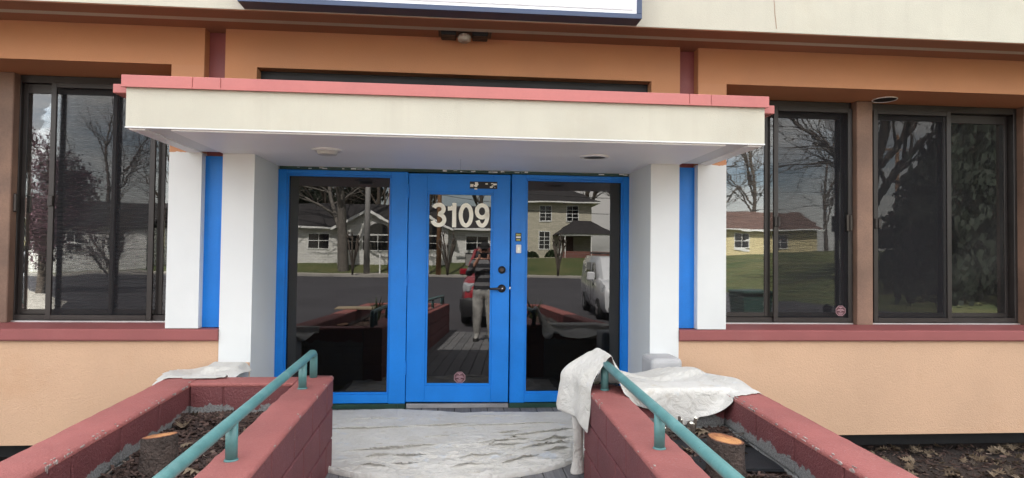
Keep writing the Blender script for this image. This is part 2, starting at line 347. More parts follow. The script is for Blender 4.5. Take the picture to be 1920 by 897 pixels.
def empty(name, loc=(0,0,0), rz=0, **tags):
    o = bpy.data.objects.new(name, None); col.objects.link(o); o.location = loc; o.rotation_euler = (0,0,rz); o.empty_display_size = .1
    return tag(o, **tags)
def children(o): return [c for c in bpy.data.objects if c.parent == o]
def copy_tree(o, parent=None):
    c = o.copy(); col.objects.link(c); c.parent = parent
    for ch in children(o): copy_tree(ch, c)
    return c
def B(name, mat, parent, *a, bev=0, **k): return MB().box(*a, bev=bev).build(name, mat, parent, **k)
def settle(root, loc):
    loc = Vector(loc); root.location = loc
    for c in children(root): c.location = c.location - loc
    return root
# ================================================================== ground
def terr(x, y):
    d = -y
    top = .75 + .022*(x+8) if x < 12 else 1.19 + .034*(x-12)
    top = max(.3, min(2.0, top))
    t = min(1, max(0, (d-43.5)/9)); t = t*t*(3-2*t)
    z = -.36 + (top+.36)*t
    s = min(1, max(0, (x-13)/9))*min(1, max(0, (d-10)/18)); s = s*s*(3-2*s)       # bank on the right
    z = max(z, -.36 + s*(1.5))
    return z
def ground():
    xs = [-1500,-500,-200,-110,-80,-60,-50]+[-40+2*i for i in range(46)]+[55,60,70,80,110,200,500,1500]
    ys = [60,25,12,6,3,0,-1,-2,-3,-4,-6,-8,-10,-14,-18,-22,-26,-30,-34,-38,-41,-43.5]+[-44.5-i for i in range(14)]+[-62,-70,-80,-100,-150,-300,-700,-1500]
    bm = bmesh.new(); g = [[bm.verts.new((x, y, terr(x, y)-.004)) for x in xs] for y in ys]
    for a, b in zip(g, g[1:]):
        for k in range(len(xs)-1): bm.faces.new((a[k], b[k], b[k+1], a[k+1]))
    s = MB(); s.bm.free(); s.bm = bm
    return s.build('ground', 'grass', None, True, kind='structure')
ground()
def sheet(name, mat, pts, z=None, lift=.004, **k):
    return MB().poly([(x, y, (terr(x, y) if z is None else z)+lift) for x, y in pts]).build(name, mat, **k)
lot = sheet('parking_lot', 'asphalt', [(-60,-8.02),(15.5,-8.02),(15.5,-30),(17,-41.5),(-60,-41.5)][::-1], z=-.36, kind='structure')
sheet('driveway', 'concrete', [(-14.5,-8.6),(-8.6,-8.6),(-12.5,-16.5),(-33,-41),(-46,-41)][::-1], z=-.352, kind='structure')
MB().box(-60, 17, -42.6, -41.5, -.4, -.24, .03).build('verge', 'dirt', kind='structure')
for a, b in ((-60,-30),(-30,-12),(-12,2),(2,17)): pass
kerb = MB()
for i in range(26): kerb.box(-60+i*3, -60+i*3+2.985, -41.52, -41.34, -.45, -.21, .02)
kerb.build('kerb', 'curb', kind='structure')
MB().box(-60, 40, -44.6, -42.62, -.5, -.225).build('pavement', 'concrete', kind='structure')
sheet('flower_bed', 'dirt', [(1.9,-.3),(1.9,-8),(15,-8),(15,-.3)], z=-.33, kind='structure')
sheet('flower_bed', 'dirt', [(-1.9,-.3),(-15,-.3),(-15,-8),(-1.9,-8)], z=-.33, kind='structure')
sheet('apron', 'concrete', [(-15,-8),(-1.9,-8),(-1.9,-8.03),(-15,-8.03)], z=-.34, kind='structure')

# ================================================================== the office building
bld = empty('building', label='peach stucco office building with cream parapet, dark windows and blue glazed entrance', cat='building')
YF = -.70
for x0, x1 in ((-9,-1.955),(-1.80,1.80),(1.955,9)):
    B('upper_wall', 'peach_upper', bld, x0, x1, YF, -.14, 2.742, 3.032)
for s in (-1, 1):
    def X(a, b): return (a, b) if s > 0 else (-b, -a)
    B('pillar_foot', 'peach', bld, *X(1.566, 1.796), -.706, -.698, -.42, .470)
    B('pillar', 'white', bld, *X(1.562, 1.80), YF, -.002, -.42, 2.0745)
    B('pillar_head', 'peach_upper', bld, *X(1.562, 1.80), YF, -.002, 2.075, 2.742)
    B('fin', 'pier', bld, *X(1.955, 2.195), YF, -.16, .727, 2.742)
    B('recess_strip', 'blue', bld, *X(1.80, 1.955), -.625, -.2, .728, 2.055)
    B('recess_strip', 'maroon', bld, *X(1.80, 1.955), -.60, -.2, 2.0555, 3.03)
    B('lower_wall', 'peach', bld, *X(1.80, 9), -.685, -.35, -.145, .632)
    a, b = X(1.802, 9)
    MB().hexa([(a,-.708,.632),(b,-.708,.632),(b,-.10,.632),(a,-.10,.632),(a,-.708,.722),(b,-.708,.722),(b,-.10,.726),(a,-.10,.726)]).build('sill', 'maroon', bld)
    MB().box(*X(1.803, 9), -.718, -.7085, .640, .7165, .003).build('sill_trim', 'maroon', bld)
    B('plinth', 'interior', bld, *X(1.9, 9), -.36, -.2, -.6, -.146)
    B('window_post', 'post', bld, *X(5.20, 5.35), -.315, -.12, .722, 2.7415, bev=.006)
    B('end_pier', 'peach', bld, *X(6.98, 9), YF, -.16, .727, 2.742)
    B('window_post', 'post', bld, *X(3.578, 3.728), -.315, -.12, .722, 2.7415, bev=.006)
# roof, parapet, eaves
B('parapet', 'cream', bld, -9, 9, -1.205, -.95, 3.002, 3.86)
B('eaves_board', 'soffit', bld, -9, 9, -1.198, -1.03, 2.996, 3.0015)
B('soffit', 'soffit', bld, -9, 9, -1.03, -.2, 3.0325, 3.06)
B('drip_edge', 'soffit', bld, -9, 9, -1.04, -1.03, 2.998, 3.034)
B('roof', 'interior', bld, -9, 9, -.95, 9, 3.55, 3.66)
B('back_wall', 'interior', bld, -9, 9, 9.0, 9.2, -.6, 3.9)
for a, b in ((-9.2,-9.0),(9.0,9.2)): B('side_wall', 'peach', bld, a, b, -.69, 9.2, -.6, 3.86)
B('floor', 'interior', bld, -9, 9, .06, 9, -.3, -.03)
B('inner_wall', 'interior', bld, -9, 9, 3.0, 3.1, -.03, 3.54)
B('inner_wall', 'interior', bld, -1.75, -1.6, .07, 3.0, -.03, 3.54)
B('inner_wall', 'interior', bld, 1.6, 1.75, .07, 3.0, -.03, 3.54)
B('clerestory', 'black', bld, -1.56, 1.56, -.60, -.58, 2.30, 2.741)  # black panel pulled forward to make the recess above the canopy darker
# hairline crack in the parapet stucco
pts = []; rnd = random.Random(4); x = 2.36
for i in range(16): pts.append((x, -1.2065, 3.03+i*.055)); x += rnd.uniform(-.010, .012)
MB().tube(pts, .0016, 4).build('crack', 'soffit', bld)

# ---- canopy
can = MB().box(-2.065, 2.065, -1.62, -.7025, 2.082, 2.33, .004).build('canopy', 'cream', bld)
MB().box(-2.066, 2.066, -1.622, -.7023, 2.0755, 2.0845).build('edge_lip', 'white', can)
for n, (a, b) in enumerate(((-2.05,-1.955),(-1.80,1.80),(1.955,2.05))):
    B('ceiling_panel', 'ceiling', can, a, b, -1.60, -.7028, 2.066, 2.075)
B('ceiling_panel', 'ceiling', can, -1.5615, .02, -.7027, -.03, 2.068, 2.0775)
B('ceiling_panel', 'ceiling', can, .0215, 1.5615, -.7027, -.03, 2.068, 2.0775)
for a, b in ((-2.087,-1.662),(-1.660,-1.492),(-1.490,1.532),(1.534,1.682),(1.684,2.087)):
    MB().box(a, b, -1.640, -1.50, 2.332, 2.402, .003).box(a, b, -1.646, -1.628, 2.326, 2.336).build('coping', 'coping', can)
B('bounce_blocker', 'black', can, -2.0, 2.0, -1.499, -.704, 2.331, 2.36)  # unseen black canopy top, added to cut light bounced up into the recess
for s in (-1, 1):
    a, b = (2.001, 2.087) if s > 0 else (-2.087, -2.001)
    B('coping', 'coping', can, a, b, -1.4995, -.704, 2.332, 2.402)
    a, b = (2.088, 2.165) if s > 0 else (-2.175, -2.088)
    MB().box(a, b, -1.56, -.705, 2.305, 2.362, .003).build('side_flashing', 'coping', can)
for x, kind in ((-.955, 0), (1.03, 1)):
    l = MB(); 
    prof = [(.112,0),(.112,-.006),(.105,-.011),(.088,-.012),(.083,-.006)]
    n = 32; rings = [[l.bm.verts.new((x+r*math.cos(2*math.pi*k/n), -1.0+r*math.sin(2*math.pi*k/n), 2.066+z)) for k in range(n)] for r, z in prof]
    for a, b in zip(rings, rings[1:]):
        for k in range(n): l.bm.faces.new((a[k], a[(k+1)%n], b[(k+1)%n], b[k]))
    l.build('ceiling_light', 'plastic', can, True)
    if kind == 0: MB().cyl((x, -1.0, 2.030), .066, .034, n=32, r2=.08).build('light_lens', 'lens', can)
    else: MB().cyl((x, -1.0, 2.0595), .084, .006, n=32).build('light_lens', 'handle', can)
# small eaves down-light in the right window recess
dl = MB().tube([(3.782+.098*math.cos(a), -.40+.098*math.sin(a), 2.7375) for a in [2*math.pi*k/32 for k in range(33)]], .006, 6, False).build('downlight_ring', 'plastic', bld)
MB().cyl((3.782, -.40, 2.7365), .094, .004, n=32).build('downlight', 'black', bld)

# ---- entrance screen
fr = MB()
fr.box(-1.5615, -1.487, -.05, .05, .0, 2.04, .004); fr.box(1.505, 1.5615, -.05, .05, .0, 2.04, .004)
fr.box(-.585, -.437, -.05, .05, -.005, 2.0395, .004); fr.box(.482, .617, -.05, .05, -.005, 2.0395, .004)
for a, b in ((-1.486,-.5855),(.6175,1.5045)):
    fr.box(a, b, -.048, .048, 2.0, 2.039, .003); fr.box(a, b, -.048, .048, .0, .078, .003)
ent = fr.build('entrance_frame', 'blue', bld)
for a, b, z0, z1 in ((-1.486,-.586,.079,1.999),(.618,1.504,.079,1.999)):
    bd = MB()                               # glazing beads
    for q in ((a,a+.014,z0,z1),(b-.014,b,z0,z1),(a+.015,b-.015,z0,z0+.014),(a+.015,b-.015,z1-.014,z1)): bd.box(q[0],q[1],-.034,-.014,q[2],q[3])
    bd.build('glazing_bead', 'blue', ent)
for a, b in ((-1.4855,-.5865),(.6185,1.5035)): B('glass_pane', 'glass_door', ent, a, b, -.004, .004, .0795, 1.9985)
B('head_strip', 'green_old', ent, -1.548, 1.548, -.056, .04, 2.0405, 2.0655)
for a, b in ((-1.55,-.5005),(-.4995,-.436),(.483,1.55)): B('foot_strip', 'green_old', ent, a, b, -.0525, .04, -.0475, -.006)
rnd = random.Random(7); ch = MB()
for i in range(34):
    x = rnd.choice((-1.3,-.95,.02,.35,.6,1.47))+rnd.gauss(0, .09); L = rnd.uniform(.006,.03)
    ch.box(x-L, x+L, -.0585, -.056, 2.047+rnd.uniform(0,.01), 2.052+rnd.uniform(.002,.014))
ch.build('paint_chips', 'white', ent, kind='stuff')
B('threshold', 'alu', ent, -.43, .478, -.028, .06, -.052, -.008, bev=.004)
B('wall_caulk', 'white', ent, -1.5612, 1.5612, -.053, -.02, 2.066, 2.0675)
# fittings on the right mullion
pl = MB().box(.521, .575, -.0535, -.0505, 1.437, 1.512, .002).build('label_plate', 'black', ent)
MB().box(.527, .569, -.0545, -.0538, 1.488, 1.505).build('label_print', 'yellow', ent); MB().box(.530, .566, -.0545, -.0538, 1.442, 1.456).build('label_print', 'yellow', ent)
B('label_field', 'plastic', ent, .527, .569, -.0545, -.0538, 1.466, 1.481)
db = MB().box(.527, .574, -.066, -.0505, 1.330, 1.407, .006).build('door_bell', 'plastic', ent)
B('bell_button', 'gold', ent, .541, .560, -.069, -.0655, 1.357, 1.382, bev=.002)

# ---- door leaf, ajar
W_, H_ = .903, 2.022
door = MB()
for q in ((0,.165,0,H_),(.748,W_,0,H_)): door.box(q[0], q[1], -.045, 0, q[2], q[3], .003)
door.box(.1651, .7479, -.0449, 0, 0, .147, .002); door.box(.1651, .7479, -.0449, 0, 1.855, H_, .002)
door = door.build('door', 'blue', bld)
door.location = (-.431, .004, .008); door.rotation_euler = (0, 0, -R(2.4))
bz = MB()
for q in ((.166,.182,.148,1.854),(.731,.747,.148,1.854),(.1825,.7305,.148,.164),(.1825,.7305,1.838,1.854)): bz.box(q[0],q[1],-.040,-.022,q[2],q[3],.002)
for q in ((.140,.145,.12,1.88),(.768,.773,.12,1.88),(.1455,.7675,.12,.125),(.1455,.7675,1.875,1.88)): bz.box(q[0],q[1],-.0475,-.0455,q[2],q[3])
bz.build('glazing_bead', 'blue', door)
B('glass_pane', 'glass_door', door, .1655, .7475, -.020, -.013, .1475, 1.8545)
for z in (1.86, 1.08, .30):
    MB().cyl((-.002, -.052, z-.06), .008, .12, n=10).build('hinge', 'blue', door)
B('closer_plate', 'black', door, .54, .785, -.0485, -.0455, 1.893, 1.957, bev=.001)
rnd = random.Random(3); pl = MB()
for i in range(16):
    x = rnd.choice((.56,.60,.72,.765))+rnd.gauss(0,.018); x = min(.775,max(.545,x)); z = 1.925+rnd.gauss(0,.014); a = rnd.uniform(.004,.016)
    pl.box(x-a, x+a, -.0495-.0001*i, -.0486, z-a*.5, z+a*.35)
pl.build('closer_print', 'gold', door, kind='stuff')
hx = .835
rose = MB().cyl((hx, -.058, 1.007), .036, .0125, 'y', 28).build('handle_rose', 'handle', door, True)
MB().tube([(hx,-.058,1.007),(hx,-.088,1.007),(hx-.02,-.096,1.006),(hx-.105,-.094,1.004)], [.013,.013,.0115,.0095], 12).build('door_handle', 'handle', door, True)
MB().cyl((hx+.004, -.1, 1.008), .006, .008, 'y', 10).build('handle_lock', 'alu', door)
MB().cyl((hx, -.066, 1.172), .032, .0205, 'y', 28, .034).build('deadbolt', 'black', door, True)
MB().cyl((hx, -.070, 1.172), .016, .0045, 'y', 20).build('lock_cylinder', 'handle', door)
B('latch_bolt', 'alu', door, .9025, .914, -.03, -.012, 1.0, 1.02)

# ---- street number in cream vinyl
def stroke(mb, pts, w, y0, y1, closed=False):
    n = len(pts); Lf = []; Rt = []
    for i, p in enumerate(pts):
        a = pts[(i-1) % n] if (closed or i > 0) else p; b = pts[(i+1) % n] if (closed or i < n-1) else p
        d = Vector((b[0]-a[0], b[1]-a[1])).normalized(); nn = Vector((-d.y, d.x))*w/2
        Lf.append((p[0]+nn.x, p[1]+nn.y)); Rt.append((p[0]-nn.x, p[1]-nn.y))
    V = [[mb.bm.verts.new((q[0], y, q[1])) for q in side] for side in (Lf, Rt) for y in (y0, y1)]
    rng = range(n if closed else n-1)
    for i in rng:
        j = (i+1) % n
        mb.bm.faces.new((V[0][i], V[0][j], V[2][j], V[2][i])); mb.bm.faces.new((V[1][i], V[1][j], V[3][j], V[3][i]))
        mb.bm.faces.new((V[0][i], V[0][j], V[1][j], V[1][i])); mb.bm.faces.new((V[2][i], V[2][j], V[3][j], V[3][i]))
    if not closed:
        for i in (0, n-1): mb.bm.faces.new((V[0][i], V[1][i], V[3][i], V[2][i]))
def arc(cx, cz, rx, rz, a0, a1, n=22): return [(cx+rx*math.cos(R(a0+(a1-a0)*i/n)), cz+rz*math.sin(R(a0+(a1-a0)*i/n))) for i in range(n+1)]
nx, nz0, hh, sw = .214, 1.547, .218, .036
def digit(name, strokes, x):
    mb = MB()
    for p, c in strokes: stroke(mb, [(x+a, nz0+b) for a, b in p], sw, -.0225, -.0206, c)
    return mb.build(name, 'gold', door)
r_ = sw/2
digit('number_three', [(arc(.062,.161,.043,.039,165,-75)+arc(.060,.065,.052,.047,80,-170), False)], nx-.010)
digit('number_one', [([(.058,0),(.058,.07),(.058,.15),(.058,hh)], False), ([(.0,.166),(.03,.168),(.045,.178)], False)], nx+.132)
digit('number_zero', [(arc(.063,hh/2,.047,hh/2-r_,0,352.5,47), True)], nx+.232)
digit('number_nine', [(arc(.063,.146,.046,.054,0,352.5,47), True), (arc(.064,.109,.047,.091,18,-150,26), False)], nx+.375)
def sticker(parent, cx, y, cz, r):
    oc = lambda q: [(cx+q*math.cos(R(22.5+45*k)), y, cz+q*math.sin(R(22.5+45*k))) for k in range(8)]
    MB().poly(oc(r), d=(0,-.0012,0)).build('alarm_sticker', 'sticker', parent)
    mb = MB(); stroke(mb, [(p[0], p[2]) for p in oc(r*.95)], r*.09, y-.0018, y-.0012, True)
    for dz, a in ((.62,.36),(.5,.08),(.24,.5),(.06,.68),(-.14,.16),(-.40,.5),(-.60,.34)):
        mb.box(cx-a*r, cx+a*r, y-.0018, y-.0012, cz+dz*r-.055*r, cz+dz*r+.055*r)
    mb.build('sticker_print', 'stickerw', parent)
sticker(door, .472, -.0206, .212, .054)

# ---- windows
def window(x0, x1, panes, screens, latches, z0=.738, z1=2.7405, yg=-.19):
    rt = MB()
    rt.box(x0, x0+.03, yg-.05, yg+.06, z0, z1, .003); rt.box(x1-.03, x1, yg-.05, yg+.06, z0, z1, .003)
    rt.box(x0+.0305, x1-.0305, yg-.05, yg+.06, z1-.062, z1-.0005, .003); rt.box(x0+.0305, x1-.0305, yg-.05, yg+.06, z0, z0+.045, .003)
    rt = rt.build('window', 'bronze', bld)
    B('sill_track', 'alu', rt, x0+.002, x1-.002, yg-.075, yg+.0, z0-.0125, z0-.0015)
    for k, (a, b, dy) in enumerate(panes):
        y = yg+dy; s = MB(); t = .03
        for q in ((a,a+t,z0+.047,z1-.064),(b-t,b,z0+.047,z1-.064),(a+t,b-t,z0+.047,z0+.085),(a+t,b-t,z1-.14,z1-.064)): s.box(q[0]+.0004,q[1]-.0004,y-.014,y+.014,q[2],q[3],.002)
        s.build('sash', 'bronze', rt)
        B('glass_pane', 'glass_win', rt, a+t, b-t, y-.003, y+.003, z0+.0855, z1-.1405)
    for a, b in screens:
        y = yg-.062; s = MB(); t = .042
        for q in ((a,a+t,z0+.005,z1-.062),(b-t,b,z0+.005,z1-.062),(a+t,b-t,z0+.005,z0+.045),(a+t,b-t,z1-.10,z1-.062)): s.box(q[0]+.0004,q[1]-.0004,y-.012,y+.01,q[2],q[3],.002)
        s.build('screen_frame', 'bronze', rt)
        MB().poly([(a+t,y,z0+.045),(b-t,y,z0+.045),(b-t,y,z1-.10),(a+t,y,z1-.10)]).build('insect_screen', 'screen', rt)
    for x, z, big in latches:
        h = .075 if big else .045
        MB().box(x-.022, x+.004, yg-.088, yg-.06, z-h, z+h, .003).box(x+.0045, x+.024, yg-.10, yg-.062, z-h*.95, z+h*.95, .003).build('latch', 'bronze' if not big else 'handle', rt)
    # venetian blind behind the glass
    bl = MB(); z = z0+.07
    yb = yg+.11
    while z < z1-.06:
        bl.poly([(x0+.05,yb+.012,z),(x1-.05,yb+.012,z),(x1-.05,yb-.010,z+.022),(x0+.05,yb-.010,z+.022)]); z += .036
    bl.build('blind', 'blindm', rt, kind='stuff')
    B('blind_backing', 'black', rt, x0, x1, yb+.03, yb+.05, z0-.1, z1+.1)
    return rt
M['blindm'] = paint('dark blind slats', (.20,.20,.205), .6, .1, 5, 40, .05, .001)
wl = window(-3.60, -2.13, [(-3.570,-2.835,0),(-2.885,-2.48,.035),(-2.47,-2.16,0)], [(-3.322,-2.495)], [(-3.575,1.69,True),(-3.300,1.71,False)])
wr1 = window(2.13, 3.575, [(2.16,2.80,.0),(2.81,3.545,.035)], [(2.825,3.568)], [(2.85,1.64,False),(3.528,1.64,True)])
wr2 = window(3.732, 5.198, [(3.765,4.52,.0),(4.47,5.165,.035)], [(3.77,4.525)], [(3.80,1.64,False)])
wr2b = window(-5.198, -3.732, [(-5.165,-4.45,0),(-4.46,-3.765,.035)], [], [])
window(5.352, 6.978, [(5.385,6.15,0),(6.14,6.945,.035)], [], []); window(-6.978, -5.352, [(-6.945,-6.15,0),(-6.16,-5.385,.035)], [], [])
sticker(wr1, 3.455, -.258, .845, .05)

# ---- things on the building
sg = empty('sign_board', label='blank white sign box with navy frame mounted on the cream parapet', cat='sign')
sf = MB(); x0, x1, y0, y1, z0, z1 = -1.50, 1.29, -1.35, -1.207, 3.004, 3.80
for q in ((x0,x1,z0,z0+.036),(x0,x1,z1-.036,z1),(x0,x0+.036,z0+.0365,z1-.0365),(x1-.036,x1,z0+.0365,z1-.0365)): sf.box(q[0],q[1],y0,y1,q[2],q[3],.002)
sf.build('frame', 'navy', sg)
B('face', 'signwhite', sg, x0+.0362, x1-.0362, y0+.010, y1-.01, z0+.0364, z1-.0364)
B('raised_panel', 'signwhite', sg, x0+.06, x1-.06, y0+.002, y0+.0095, z0+.062, z1-.062, bev=.0065)
B('back_box', 'black', sg, x0+.004, x1-.004, y0+.03, y1-.001, z0+.002, z0+.0335)
settle(sg, (-.1, -1.207, 3.004))
fl = empty('flood_light', label='twin black louvred light fitting with fluted lamp under the eaves', cat='light')
fb = MB().box(-.165, .245, -.93, -.76, 3.018, 3.0323, .003).build('base_plate', 'bronze', fl)
for a, b in ((-.145,-.028),(.095,.215)):
    MB().box(a, b, -.915, -.785, 2.985, 3.0175, .004).build('lamp_housing', 'black', fl)
    q = MB()
    for k in range(4): q.box(a+.006, b-.006, -.912+k*.034, -.892+k*.034, 2.982, 2.9848)
    q.build('louvre', 'bronze', fl)
pr = [(.02,0),(.042,-.012),(.05,-.035),(.046,-.06),(.03,-.07)]; l = MB(); n = 28
rings = [[l.bm.verts.new((.034+r*(1+.05*(k%2))*math.cos(2*math.pi*k/n), -.86+r*(1+.05*(k%2))*math.sin(2*math.pi*k/n), 3.017+z)) for k in range(n)] for r, z in pr]
for a, b in zip(rings, rings[1:]):
    for k in range(n): l.bm.faces.new((a[k], a[(k+1)%n], b[(k+1)%n], b[k]))
l.bm.faces.new(rings[-1]); l.build('lamp_glass', 'lamp', fl)
settle(fl, (.04, -.85, 3.03))

# ================================================================== ramp deck, planters, rails
def dz(y): return -.048 + RS*y               # deck surface
def wz(y): return .546 + RS*y               # top of the block walls
deck = empty('deck_ramp', label='grey board ramp running between the red block walls to the blue door', cat='deck')
nb, x = 0, -1.165
bm_w = .139
for i in range(16):
    a = -1.16+i*.145; b = a+bm_w
    y1 = -.03
    o = MB().hexa([(a,-8.0,dz(-8)-.03),(b,-8.0,dz(-8)-.03),(b,y1,dz(y1)-.03),(a,y1,dz(y1)-.03),(a,-8.0,dz(-8)),(b,-8.0,dz(-8)),(b,y1,dz(y1)),(a,y1,dz(y1))])
    bmesh.ops.bevel(o.bm, geom=list(o.bm.edges), offset=.003, segments=1, affect='EDGES')
    o.build('board', 'deck', deck)
    if a > -.82 and b < .83: pass
B('joist', 'black', deck, -1.16, 1.16, -7.9, -.1, -.42, -.375)
settle(deck, (0, -4, -.36))

BL, BHt, JT = .406, .1985, .009
def blockwall(root, ax, fixed0, fixed1, s0, s1, mat='block', cap='cap', half=True, courses=3):
    """block wall; ax 'y': runs along y from s0 (near the door, larger y) to s1, between x=fixed0..fixed1; ax 'x': runs along x"""
    if ax == 'y':
        for c in range(courses):
            y = s0; first = True; k = 0
            while y > s1+.02:
                L = BL if not (first and c % 2 == 0) else BL/2
                first = False
                ye = max(y-L, s1); 
                zt0, zt1 = wz(y)-.012-c*.2, wz(ye)-.012-c*.2
                j = JT/2
                o = MB().hexa([(fixed0,ye+j,zt1-.2+JT),(fixed1,ye+j,zt1-.2+JT),(fixed1,y-j,zt0-.2+JT),(fixed0,y-j,zt0-.2+JT),(fixed0,ye+j,zt1),(fixed1,ye+j,zt1),(fixed1,y-j,zt0),(fixed0,y-j,zt0)])
                bmesh.ops.bevel(o.bm, geom=list(o.bm.edges), offset=.006, segments=1, affect='EDGES')
                ob = o.build('block', mat, root); y = ye; k += 1
        i = .012
        MB().hexa([(fixed0+i,s1+i,wz(s1)-.62),(fixed1-i,s1+i,wz(s1)-.62),(fixed1-i,s0-i,wz(s0)-.62),(fixed0+i,s0-i,wz(s0)-.62),(fixed0+i,s1+i,wz(s1)-.014),(fixed1-i,s1+i,wz(s1)-.014),(fixed1-i,s0-i,wz(s0)-.014),(fixed0+i,s0-i,wz(s0)-.014)]).build('mortar', mat, root)
        # smooth rendered cap with a slightly uneven edge
        cp = bmesh.new(); n = int((s0-s1)/.06); rr = random.Random(int(fixed0*100)+7); prof = [(0,-.03),(0,-.006),(.012,.0),(1,0),(1,0),(0,-.006),(0,-.03)]
        rows = []
        for q in range(n+1):
            y = s0+(s1-s0)*q/n; e = .0015
            d = [rr.uniform(-e, e)*2 for _ in range(4)]
            pts = [(fixed0-.002+d[0]*.4, wz(y)-.024), (fixed0-.002+d[0], wz(y)-.010+d[1]), (fixed0+.010, wz(y)+d[1]*.6), ((fixed0+fixed1)/2, wz(y)+.002+d[2]*.5), (fixed1-.010, wz(y)+d[3]*.6), (fixed1+.002+d[2], wz(y)-.010+d[3]), (fixed1+.002+d[2]*.4, wz(y)-.024)]
            rows.append([cp.verts.new((px, y+(.002 if q == 0 else 0), pz)) for px, pz in pts])
        for a, b in zip(rows, rows[1:]):
            for k in range(6): cp.faces.new((a[k], a[k+1], b[k+1], b[k]))
        cp.faces.new(rows[0]); cp.faces.new(rows[-1][::-1])
        s = MB(); s.bm.free(); s.bm = cp; s.build('cap', cap, root, True)
    else:
        y0, y1 = fixed0, fixed1
        for c in range(courses):
            x = s0; first = True
            while x < s1-.02:
                L = BL if not (first and c % 2 == 0) else BL/2
                first = False; xe = min(x+L, s1); j = JT/2; zt = wz(y0)-.012-c*.2
                MB().box(x+j, xe-j, y0, y1, zt-.2+JT, zt, .004).build('block', mat, root); x = xe
        MB().box(s0+.006, s1-.006, y0+.006, y1-.006, wz(y0)-.62, wz(y0)-.015).build('mortar', mat, root)
        MB().box(s0-.002, s1+.002, y0-.0025, y1+.0025, wz(y0)-.024, wz(y0)+.0015, .008, 2).build('cap', cap, root, True)
pl_l = empty('planter', label='red block planter with one tree stump, left of the ramp looking at the door', cat='planter', group='block planters flanking the ramp')
pl_r = empty('planter', label='red block planter holding a ribbed black mat and a freshly cut stump', cat='planter', group='block planters flanking the ramp')
pl_l['label'] = 'red block planter with a dark stump and mulch, cloth on its back corner only'
LX0, LX1, LO0, LO1 = -1.012, -.806, -1.855, -1.645
RX0, RX1, RO0, RO1 = .826, 1.032, 1.672, 1.885
blockwall(pl_l, 'y', LX0, LX1, -1.405, -8.0, 'block')
blockwall(pl_l, 'y', LO0, LO1, -1.405, -8.0, 'block_in')
blockwall(pl_l, 'x', -1.615, -1.41, LO1+.003, LX0-.003, 'block_in')
blockwall(pl_l, 'x', -7.99, -7.79, LO1+.003, LX0-.003, 'block')
blockwall(pl_r, 'y', RX0, RX1, -1.70, -8.0, 'block')
blockwall(pl_r, 'y', RO0, RO1, -1.70, -8.0, 'block_in')
blockwall(pl_r, 'x', -1.91, -1.705, RX1+.003, RO0-.003, 'block_in')
blockwall(pl_r, 'x', -7.99, -7.79, RX1+.003, RO0-.003, 'block')
def edge_chips(root, x, ya, yb, n, seed, side, dens=2.0):
    rr = random.Random(seed); mb = MB()
    for i in range(n):
        y = ya+(yb-ya)*rr.random()**dens; L = .003+.022*rr.random()**2.2; h = rr.uniform(.002,.010)*(2.2 if rr.random() < .12 else 1); z = wz(y)
        xo = x+side*.0035
        k = 7; pts = []
        for q in range(k):
            t = 2*math.pi*q/k; pts.append((xo, y+L*math.cos(t)*rr.uniform(.6,1), z-.006-h*.7+h*math.sin(t)*rr.uniform(.6,1)))
        mb.poly(pts, d=(-side*.004,0,0))
        if rr.random() < .5:
            pts = [(x-side*(.006+.006*(1+math.sin(2*math.pi*q/k))*rr.uniform(.3,1)), y+L*math.cos(2*math.pi*q/k)*rr.uniform(.6,1), z+.0035) for q in range(k)]
            mb.poly(pts, d=(0,0,-.003))
    mb.build('paint_wear', 'chip', root, kind='stuff')
M['chip'] = paint('bare pale concrete chips', (.36,.30,.27), .9, .4, 30, 90, .4, .003)
edge_chips(pl_l, LO1, -1.45, -4.2, 60, 1, 1, 1.3); edge_chips(pl_r, RO0, -1.9, -4.6, 60, 2, -1, 1.2); edge_chips(pl_r, RX0, -1.72, -4, 22, 3, -1, 1.6); edge_chips(pl_l, LX1, -1.42, -4, 12, 4, 1, 1.5)
settle(pl_l, (-1.33, -4.7, -.36)); settle(pl_r, (1.35, -4.7, -.36))
# low render-faced ledges at the pillar feet, under the cloths
MB().box(-1.80, -1.565, -.985, -.69, -.4, .470, .035, 3).build('pillar_ledge', 'block_grey', bld)
MB().box(1.49, 1.735, -.985, -.69, -.4, .535, .035, 3).build('pillar_ledge', 'block_grey', bld)

def rail(x, y_end, posts, label, end_curve):
    rt = empty('handrail', label=label, cat='handrail', group='teal pipe handrails')
    h = .165
    if end_curve: pts = [(x, y_end, wz(y_end)+.0), (x, y_end, wz(y_end)+h-.045), (x, y_end-.006, wz(y_end)+h-.018), (x, y_end-.028, wz(y_end)+h-.004), (x, y_end-.06, wz(y_end)+h)]
    else: pts = [(x, y_end+.03, wz(y_end)+h+.002)]
    pts += [(x, y, wz(y)+h) for y in (-2.2, -3, -4, -5, -6, -7, -7.75)]
    pts += [(x, -7.80, wz(-7.8)+h-.02), (x, -7.81, wz(-7.8)+.0)]
    MB().tube(pts, .0245, 16).build('rail', 'teal', rt, True)
    for y in posts:
        MB().tube([(x, y, wz(y)-.0), (x, y, wz(y)+h-.006)], .0245, 16).build('post', 'teal', rt, True)
        MB().tube([(x, y, wz(y)+.0), (x, y, wz(y)+.008)], [.031, .026], 16).build('weld_collar', 'teal', rt, True)
    return settle(rt, (x, -4.7, wz(-4.7)))
rail(-.925, -1.46, (-1.76, -2.99, -4.5, -6.0, -7.5), 'teal pipe handrail with bent end on the planter wall without cloth', True)
rail(.925, -1.79, (-1.84, -2.92, -4.4, -5.9, -7.5), 'teal pipe handrail with a drop cloth slung over its end', False)
